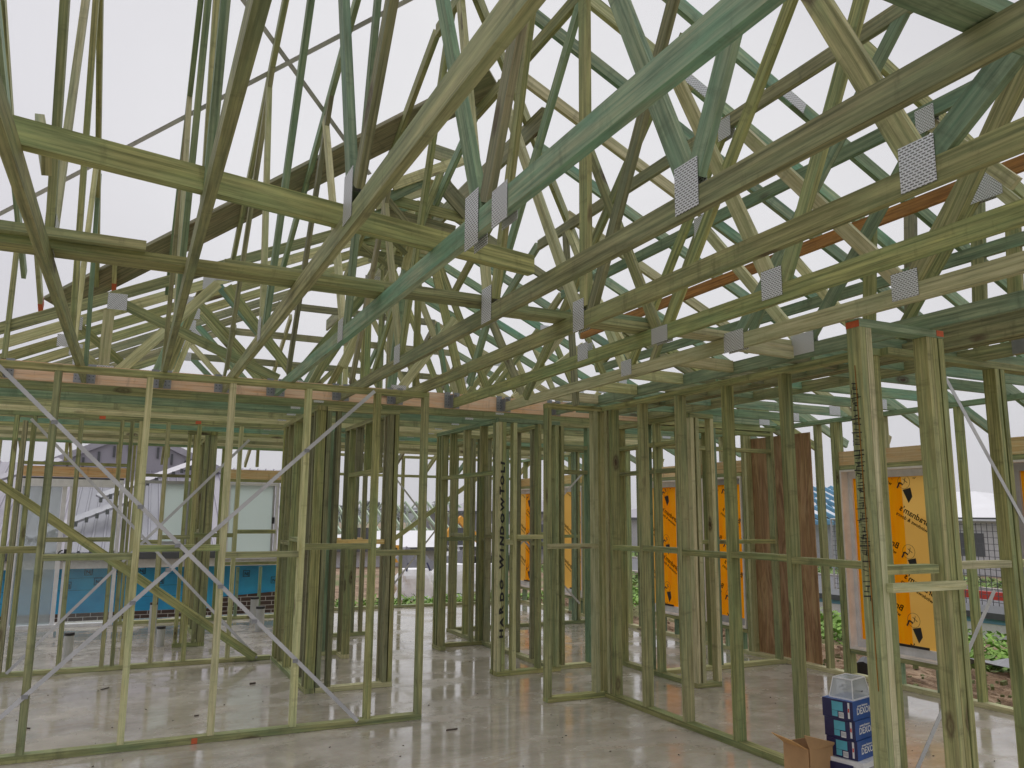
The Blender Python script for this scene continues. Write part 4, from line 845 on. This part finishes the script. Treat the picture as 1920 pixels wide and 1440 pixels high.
# neighbour house on the left
def corr_plane(name, mat, parent, A, B, C, D, pitch=.19, hgt=.03):
    """ribbed sheet: A,B lower edge, D,C upper edge"""
    A, B, C, D = map(Vector, (A, B, C, D)); n = max(2, int((B-A).length/pitch)); nr = (B-A).cross(D-A).normalized()
    m = MB(); prof = [(0, 0), (.72, 0), (.78, 1), (.94, 1), (1.0, 0)]; pts = []
    for i in range(n):
        for f, h in prof[:-1] if i < n-1 else prof: pts.append(((i+f)/n, h))
    for (s0, h0), (s1, h1) in zip(pts, pts[1:]):
        m.quad([A.lerp(B, s0)+nr*h0*hgt, A.lerp(B, s1)+nr*h1*hgt, D.lerp(C, s1)+nr*h1*hgt, D.lerp(C, s0)+nr*h0*hgt])
    return m.build(name, mat, parent)
t = thing('brick_house', 'brick and blue wrapped house under a ribbed lilac grey roof beyond the far left windows', 'house', (0, 17, -.8))
m = MB(); m.quad([(-6, 17, -.9), (3.3, 17, -.9), (3.3, 17, -.19), (-6, 17, -.19)], [(-6, -.9), (3.3, -.9), (3.3, -.19), (-6, -.19)]); m.quad([(3.3, 17, -.9), (3.3, 24, -.9), (3.3, 24, .6), (3.3, 17, .6)], [(17, -.9), (24, -.9), (24, .6), (17, .6)])
m.quad([(1.8, 16.99, -.9), (3.0, 16.99, -.9), (3.0, 16.99, .1), (1.8, 16.99, .02)], [(1.8, -.9), (3, -.9), (3, .1), (1.8, .02)]); m.build('brick_wall', 'brick', t)
bxo('wall_wrap', 'wrap', t, (-6, 17.03, -.19), (3.3, 17.2, .72))
NI = text_mesh('N|', .085)
for x, z in ((-.95, .28), (-.45, .34), (-.15, .52), (.62, .33), (1.2, .5), (2.2, .42), (2.75, .28), (.28, .52), (-1.4, .5), (1.65, .25), (-.62, .52)):
    m = MB(); f = .008
    m.box((x-.02, 17.02, z-.03), (x+.11, 17.0285, z-.03+f)); m.box((x-.02, 17.02, z+.09), (x+.11, 17.0285, z+.09+f)); m.box((x-.02, 17.02, z-.022+.0005), (x-.012, 17.0285, z+.0895)); m.box((x+.102, 17.02, z-.0215), (x+.11, 17.0285, z+.0895)); m.build('wrap_logo', 'wrapink', t)
    place_text(NI, 'wrapink', t, (x+.005, 17.018, z), (1, 0, 0), (0, 0, 1))
for z in (.02, .22, .62, .44):
    bxo('wrap_crease', 'wrapink', t, (-3+z*2, 17.0275, z), (-1.1+z*3, 17.0295, z+.004)); bxo('wrap_crease', 'wrapink', t, (.1+z, 17.0275, z+.05), (1.1+z, 17.0295, z+.054))
bxo('fascia', 'white_al', t, (-6.3, 16.55, .64), (3.7, 16.6, .80)); bxo('gutter', 'darkgrey', t, (-6.3, 16.42, .80), (3.7, 16.549, .92)); bxo('soffit', 'wall_light', t, (-6.3, 16.601, .72), (3.7, 17.3, .73))
corr_plane('roof', 'roof', t, (-6.3, 16.5, .93), (3.7, 16.5, .93), (3.7, 21.0, 2.75), (-6.3, 21.0, 2.75))
def hipcap(P, Q):
    P = Vector(P); Q = Vector(Q); MB().beam(P, Q, (0, -.4, 1), .05, .20).build('ridge_cap', 'cap', t)
    m = MB(); n = int((Q-P).length/.2)
    for i in range(n): 
        a = P.lerp(Q, (i+.1)/n); m.box((a.x, a.y-.13, a.z-.12), (a.x+.06, a.y-.10, a.z-.02))
    m.build('cap_notches', 'darkgrey', t)
hipcap((-1.6, 17.0, 1.18), (.1, 17.9, 1.95)); hipcap((-2.9, 18.2, 2.05), (-1.35, 19.0, 2.72)); hipcap((-.55, 17.9, 1.95), (1.6, 19.1, 2.9))
# gabled upper wing with notched verge caps
t2 = thing('gabled_house', 'lilac grey gable roof rising above the far lintels', 'house', (0, 20, -.5))
m = MB()
corr_plane('roof', 'roof', t2, (-3.2, 20.6, 2.0), (.05, 20.6, 3.55), (.05, 27, 3.55), (-3.2, 27, 2.0), .3)
corr_plane('roof', 'roof', t2, (.05, 20.6, 3.55), (3.4, 20.6, 2.0), (3.4, 27, 2.0), (.05, 27, 3.55), .3)
m = MB(); m.quad([(-3.2, 20.62, -.5), (3.4, 20.62, -.5), (3.4, 20.62, 1.95), (.05, 20.62, 3.5), (-3.2, 20.62, 1.95)]); m.build('gable_wall', 'roof', t2)
for i in range(20):
    x = -2.9+i*.31; zt = 3.45-abs(x-.05)*.463; bxo('gable_rib', 'darkgrey', t2, (x, 20.58, zt-.32), (x+.05, 20.61, zt-.06)) if abs(x) > 0 else None
MB().beam((-3.2, 20.56, 2.02), (.05, 20.56, 3.57), NY, .08, .14).build('verge_cap', 'cap', t2); MB().beam((.05, 20.56, 3.57), (3.4, 20.56, 2.02), NY, .08, .14).build('verge_cap', 'cap', t2)
# houses far right
def far_house(lb, x, y, w, d, hw, hr, wm, rm, z=-1.05, name='house'):
    t = thing(name, lb, 'house', (x, y, z)); bxo('wall', wm, t, (x-w/2, y-d/2, z), (x+w/2, y+d/2, z+hw))
    o = .5; zz = z+hw
    a = [(x-w/2-o, y-d/2-o, zz), (x+w/2+o, y-d/2-o, zz), (x+w/2+o, y+d/2+o, zz), (x-w/2-o, y+d/2+o, zz)]
    if w > d: r = [(x-w/2+d/2, y, zz+hr), (x+w/2-d/2, y, zz+hr)]; fs = [(0, 1, 5, 4), (1, 2, 5), (2, 3, 4, 5), (3, 0, 4)]
    else: r = [(x, y-d/2+w/2, zz+hr), (x, y+d/2-w/2, zz+hr)]; fs = [(0, 1, 4), (1, 2, 5, 4), (2, 3, 5), (3, 0, 4, 5)]
    P = a+r; m = MB(); [m.quad([P[i] for i in f]) for f in fs]; m.quad(a[::-1]); m.build('roof', rm, t)
    bxo('gutter', 'darkgrey', t, (x-w/2-o-.1, y-d/2-o-.1, zz-.2), (x+w/2+o+.1, y+d/2+o+.1, zz-.004))
    for k in range(3):
        xx = x-w/2-.03; yy = y-d/2+(k+.5)*d/3; f = bxo('window', 'darkgrey', t, (xx, yy-.7, z+.9), (xx+.02, yy+.7, z+2.0))
        bxo('window', 'darkgrey', t, (x-w/2+(k+.5)*w/3-.7, y-d/2-.03, z+.9), (x-w/2+(k+.5)*w/3+.7, y-d/2-.01, z+2.0))
    return t
far_house('white roofed house across the road at the right', 44, 31, 14, 16, 2.75, 1.5, 'wall_light', 'roofw')
far_house('grey roofed house right of centre between the studs', 40, 48, 12, 18, 2.6, 1.3, 'wall_light', 'roof')
grid('pad_beyond', 'soil', 2, 20, 14.4, 19, -.52, 40, .05)
far_house('pale roofed house seen low between the centre studs', 16, 46, 15, 10, 1.0, .75, 'wall_light', 'roofw')
far_house('dark grey walled house right of the hall view', 30, 62, 14, 12, 3.0, 1.2, 'roof', 'roof')
def frame_house(lb, x, y, w, d, z, mat, name='timber_skeleton'):
    t = thing(name, lb, 'house skeleton', (x, y, z)); 
    for i in range(int(w/.9)+1):
        xx = x-w/2+i*.9; 
        m = MB()
        for yy in (y-d/2, y+d/2): m.beam((xx, yy, z), (xx, yy, z+2.4), NX, .09, .09)
        m.build('studs', mat, t)
    for i in range(int(w/.9)+1):
        xx = x-w/2+i*.9; f = 1-abs(xx-x)/(w/2)*.0; hh = min(2.2, .4+min(xx-(x-w/2), (x+w/2)-xx)*.45); m = MB()
        m.beam((xx, y-d/2-.5, z+2.4), (xx, y, z+2.4+hh), NX, .1, .2); m.beam((xx, y, z+2.4+hh), (xx, y+d/2+.5, z+2.4), NX, .05, .12); m.beam((xx, y-d/2, z+2.45), (xx, y+d/2, z+2.45), NX, .05, .12)
        for q in range(4): m.beam((xx, y-d/2+d*(q+.5)/4, z+2.45), (xx, y-d/2+d*(q+1)/4, z+2.4+hh*(1-abs((q+1)/4-.5)*2)+.02), NX, .05, .09)
        m.build('truss', mat, t)
    for zz in (z+.05, z+2.36):
        m = MB()
        for yy in (y-d/2, y+d/2): m.beam((x-w/2, yy, zz), (x+w/2, yy, zz), NY, .1, .09)
        m.build('plate', mat, t)
M['mint'] = plain('mint_pine', (.42, .52, .38), .7, nscale=2); M['skyblue'] = plain('blue_pine', (.16, .38, .55), .7, nscale=2)
frame_house('pale green timber house frame far behind the centre studs', 19, 60, 17, 10, -2.0, 'mint'); frame_house('blue timber house frame at the right behind the corner studs', 37, 36, 12, 9, -1.05, 'skyblue')
# white bulk bags, silver tarp, amber sign
for i, (x, y, s, lb) in enumerate(((8.6, 25.3, 1.0, 'left white bulk bag behind the far centre frame'), (10.1, 25.8, 1.1, 'middle white bulk bag behind the far centre frame'), (11.9, 27, 1.0, 'right white bulk bag behind the far centre frame'))):
    t = thing('bulk_bag', lb, 'bulk bag', (x, y, -.5), 'white bulk bags'); m = MB(); nseg, nz = 20, 10
    P = lambda i, j: (x+s*.55*(1+.12*math.sin(3*i*2*PI/nseg+j))*(1-.5*max(0, j/nz-.75)*2)*math.copysign(abs(math.cos(2*PI*i/nseg))**.5, math.cos(2*PI*i/nseg)), y+s*.55*math.copysign(abs(math.sin(2*PI*i/nseg))**.5, math.sin(2*PI*i/nseg))*(1-.5*max(0, j/nz-.75)*2), -1.05+s*.95*j/nz)
    for a in range(nseg):
        for b in range(nz): m.quad([P(a, b), P(a+1, b), P(a+1, b+1), P(a, b+1)])
    m.quad([P(a, nz) for a in range(nseg)]); m.build('bag_body', 'bag', t, smooth=True)
    for dx in (-.4, .4): MB().beam((x+dx*s, y-.4*s, -1.05+s*.9), (x+dx*s*.8, y-.3*s, -1.05+s*1.15), NX, .05, .02).build('lifting_loop', 'navy', t)
t = thing('tarpaulin', 'crumpled grey tarp over timber beside the bulk bags', 'tarpaulin', (9.7, 28, 0)); m = MB(); r5 = random.Random(4)
H = {(i, j): (9+i*.3, 28+j*.3, .1+.3*math.sin(i*.9)+r5.uniform(-.2, .2)-(j == 0)*.7) for i in range(10) for j in range(5)}
for i in range(9):
    for j in range(4): m.quad([H[i, j], H[i+1, j], H[i+1, j+1], H[i, j+1]])
m.build('sheet', 'tarp', t)
t = thing('site_sign', 'small amber site sign with a black figure beyond the bulk bags', 'sign', (9.9, 32, -.5)); bxo('sign_board', 'yellow_sign', t, (9.5, 32, -.3), (10.3, 32.05, .4)); bxo('post', 'darkgrey', t, (9.88, 32.06, -1.05), (9.94, 32.1, .35))
MB().beam((9.8, 31.99, -.2), (10.05, 31.99, .3), NY, .01, .16).build('figure', 'ink', t)
t = thing('excavator', 'dark and white machine parked beyond the bulk bags at centre', 'excavator', (17, 37, -.5)); bxo('cab', 'white', t, (16.2, 36.4, -.2), (17.4, 37.6, 1.2)); bxo('engine_cover', 'darkgrey', t, (17.41, 36.3, -.2), (18.6, 37.7, .6))
for yy in (36.2, 37.5): bxo('track', 'black', t, (15.9, yy, -1.05), (18.6, yy+.4, -.4))
bxo('cab_window', 'darkgrey', t, (16.35, 36.37, .4), (17.2, 36.395, 1.05)); m = MB().beam((16.1, 37, .2), (14.8, 37, 1.5), NY, .25, .3); m.beam((14.8, 37, 1.5), (13.8, 37, .1), NY, .22, .24); m.build('boom', 'yellow_sign', t)
# blue wrapped pallet and red barrier strip at right
t = thing('wrapped_stack', 'pale blue wrapped stack of sheets beyond the right wall', 'pallet stack', (15.5, 11, -.5)); bxo('sheet_stack', 'white', t, (14.2, 6, -.5), (15.2, 16, -.22)); bxo('blue_wrap', 'skyblue', t, (14.18, 6, -.22), (15.22, 16, -.14)); bxo('steel_edge', 'darkgrey', t, (14.1, 5.8, -.13), (15.3, 16.2, -.02))
t = thing('mesh_fence', 'temporary wire mesh fence panel seen between the right studs', 'fence', (18, 14, -.5))
m = MB(); a = Vector((16.2, 8, 0)); b = Vector((19.5, 18, 0))
for i in range(61): p = a.lerp(b, i/60); m.beam(p+Vector((0, 0, -.5)), p+Vector((0, 0, 1.55)), NX, .012, .012)
for i in range(15): m.beam(a+Vector((0, 0, -.45+i*.14)), b+Vector((0, 0, -.45+i*.14)), NZ, .012, .012)
m.build('mesh_panel', 'darkgrey', t); m = MB().cyl(a+Vector((0, 0, 1.6)), b+Vector((0, 0, 1.6)), .03, 8)
for i in range(5): p = a.lerp(b, i/4); m.cyl(p+Vector((0, 0, -.55)), p+Vector((0, 0, 1.6)), .03, 8)
m.build('fence_tube', 'grey_al', t)
t = thing('barrier_board', 'long red and white barrier board lying by the road', 'barrier', (20, 14, -.5)); bxo('board', 'redink', t, (20.6, 10, -.45), (20.7, 17, -.25))
t = thing('black_pipe', 'black plastic bend lying in the soil outside the right wall', 'pipe', (8.6, 7.8, -.3)); MB().cyl((8.4, 7.4, -.22), (8.8, 7.7, -.2), .1, 12, .07).build('tube', 'black', t); 
t = thing('black_sheet', 'crumpled silver black plastic sheet lying at the weed edge', 'plastic sheet', (10.6, 6, -.3)); m = MB(); r5 = random.Random(9)
H = {(i, j): (10.1+j*.22, 4+i*.35, -.30+.12*r5.random()+.08*math.sin(i)) for i in range(16) for j in range(4)}
for i in range(15):
    for j in range(3): m.quad([H[i, j], H[i+1, j], H[i+1, j+1], H[i, j+1]])
m.build('sheet', 'tarp', t)
# parked ute suggestion kept out; hills
def hill(name, mat, cx, cy, w, h, seed, d=60):
    r6 = random.Random(seed); n = 60; ph = [r6.uniform(0, 6) for _ in range(6)]
    m = MB(); prof = []
    for i in range(n+1):
        s = i/n; e = math.sin(PI*s)**.6
        prof.append(h*e*(.75+.12*math.sin(5*s+ph[0])+.08*math.sin(13*s+ph[1])+.05*math.sin(29*s+ph[2])+.02*r6.uniform(-1, 1)))
    for i in range(n):
        for k in range(4):
            f0, f1 = math.sin(PI/2*k/4), math.sin(PI/2*(k+1)/4); g0, g1 = d*k/4, d*(k+1)/4
            X0, X1 = cx-w/2+w*i/n, cx-w/2+w*(i+1)/n
            m.quad([(X0, cy+g0, -1+prof[i]*f0), (X1, cy+g0, -1+prof[i+1]*f0), (X1, cy+g1, -1+prof[i+1]*f1), (X0, cy+g1, -1+prof[i]*f1)])
    return tag(m.build(name, mat, None, smooth=True), kind='structure')
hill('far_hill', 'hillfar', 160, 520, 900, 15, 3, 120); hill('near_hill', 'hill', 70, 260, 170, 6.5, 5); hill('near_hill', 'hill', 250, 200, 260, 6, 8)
def tree(lb, x, y, h, z=-1.05):
    t = thing('tree', lb, 'tree', (x, y, z), 'distant trees'); MB().cyl((x, y, z), (x, y, z+h*.55), h*.03, 8, h*.012).build('trunk', 'debris', t); m = MB(); r7 = random.Random(int(x*10+y))
    cl = [(x+r7.gauss(0, h*.16), y+r7.gauss(0, h*.16), z+h*r7.uniform(.45, .95), h*r7.uniform(.08, .17)) for _ in range(16)]
    for _ in range(1500):
        c = cl[r7.randrange(16)]; v = Vector((r7.gauss(0, 1), r7.gauss(0, 1), r7.gauss(0, .8))).normalized()*c[3]*r7.uniform(.5, 1.1); p = Vector(c[:3])+v
        u = Vector((r7.uniform(-1, 1), r7.uniform(-1, 1), r7.uniform(-1, 1))).normalized()*h*.022; w = u.orthogonal()*.6; m.quad([p-u, p-w, p+u, p+w])
    m.build('crown', 'foliage', t)
for i, (x, y, h, lb) in enumerate(((33, 118, 4.5, 'leftmost dark tree on the skyline behind the hall studs'), (38, 120, 4, 'second dark tree on the skyline'), (43, 116, 5, 'third dark tree on the skyline'), (30, 122, 4, 'small dark tree left on the skyline'),
    (92, 84, 4, 'dark tree behind the corner studs'), (98, 80, 3.6, 'smaller dark tree behind the corner studs'))): tree(lb, x, y, h)
# ------------------------------------------------------------------ haze
hz = MB().box((-200, -60, -2.6), (420, 700, 60)).build('haze', 'soil', None); hm = bpy.data.materials.new('haze_air'); hm.use_nodes = True; nt = hm.node_tree
for n in list(nt.nodes):
    if n.type != 'OUTPUT_MATERIAL': nt.nodes.remove(n)
pv = nt.nodes.new('ShaderNodeVolumePrincipled'); pv.inputs['Color'].default_value = (.93, .94, .97, 1); pv.inputs['Density'].default_value = .0010; pv.inputs['Anisotropy'].default_value = .2
nt.links.new(pv.outputs[0], nt.nodes[0].inputs['Volume']) if nt.nodes[0].type == 'OUTPUT_MATERIAL' else nt.links.new(pv.outputs[0], [n for n in nt.nodes if n.type == 'OUTPUT_MATERIAL'][0].inputs['Volume'])
hz.data.materials.clear(); hz.data.materials.append(hm); tag(hz, 'thin grey drizzle haze over the whole site', 'haze', kind='stuff')
USE_HAZE = True
if not USE_HAZE: bpy.data.objects.remove(hz)
# ------------------------------------------------------------------ light
W = bpy.data.worlds.new('World'); S.world = W; W.use_nodes = True; nt = W.node_tree; bg = nt.nodes['Background']
sk = nt.nodes.new('ShaderNodeTexSky'); sk.sky_type = 'NISHITA'; sk.sun_disc = False; sk.sun_elevation = math.radians(52); sk.sun_rotation = math.radians(200); sk.air_density = 1.0; sk.dust_density = 4.0
hs = nt.nodes.new('ShaderNodeHueSaturation'); hs.inputs['Saturation'].default_value = .08; nt.links.new(sk.outputs[0], hs.inputs['Color'])
# overcast: a near uniform bank of cloud over the desaturated sky
tc = nt.nodes.new('ShaderNodeTexCoord'); no = N(nt, 'ShaderNodeTexNoise', Scale=1.6, Detail=4.0, Roughness=.5); nt.links.new(tc.outputs['Generated'], no.inputs['Vector'])
cr = ramp(nt, no.outputs['Fac'], [(.3, (6.9, 6.8, 7.1)), (.7, (8.4, 8.35, 8.5))])
sx = nt.nodes.new('ShaderNodeSeparateXYZ'); nt.links.new(tc.outputs['Generated'], sx.inputs[0])
dt = nt.nodes.new('ShaderNodeVectorMath'); dt.operation = 'DOT_PRODUCT'; nt.links.new(tc.outputs['Generated'], dt.inputs[0]); dt.inputs[1].default_value = (.80, .35, .10)
gr = ramp(nt, dt.outputs['Value'], [(.0, (.82, .81, .86)), (.55, (1.0, 1.0, 1.0))])
mx = mixc(nt, .93, hs.outputs[0], mixc(nt, 1.0, cr.outputs[0], gr.outputs[0], 'MULTIPLY'))
nt.links.new(mx, bg.inputs['Color']); bg.inputs['Strength'].default_value = .10
sl = bpy.data.lights.new('Sun', 'SUN'); sl.energy = 1.5; sl.angle = math.radians(35); sl.color = (1, .98, .95)
so = bpy.data.objects.new('Sun', sl); col.objects.link(so); so.rotation_euler = (math.radians(30), 0, math.radians(200-180+150))
# ------------------------------------------------------------------ camera
cd = bpy.data.cameras.new('Camera'); co = bpy.data.objects.new('Camera', cd); col.objects.link(co); S.camera = co
pi_, ya_, ro_ = (math.radians(a) for a in (9.41393, 25.53867, .41752))
fw = Vector((math.sin(ya_)*math.cos(pi_), math.cos(ya_)*math.cos(pi_), math.sin(pi_))); rt = Vector((math.cos(ya_), -math.sin(ya_), 0)); up = rt.cross(fw)
r_ = rt*math.cos(ro_)+up*math.sin(ro_); u_ = -rt*math.sin(ro_)+up*math.cos(ro_)
co.matrix_world = Matrix(((r_.x, u_.x, -fw.x, 0), (r_.y, u_.y, -fw.y, 0), (r_.z, u_.z, -fw.z, 1.65), (0, 0, 0, 1)))
cd.sensor_width = 36; cd.lens = 1483.13/1920*36; cd.clip_start = .05; cd.clip_end = 2000
S.view_settings.view_transform = 'Standard'; S.view_settings.look = 'None'; S.view_settings.gamma = 1; S.view_settings.exposure = .1; S.view_settings.use_curve_mapping = False
S.cycles.max_bounces = 7; S.cycles.diffuse_bounces = 4; S.cycles.transparent_max_bounces = 10; S.cycles.volume_bounces = 0
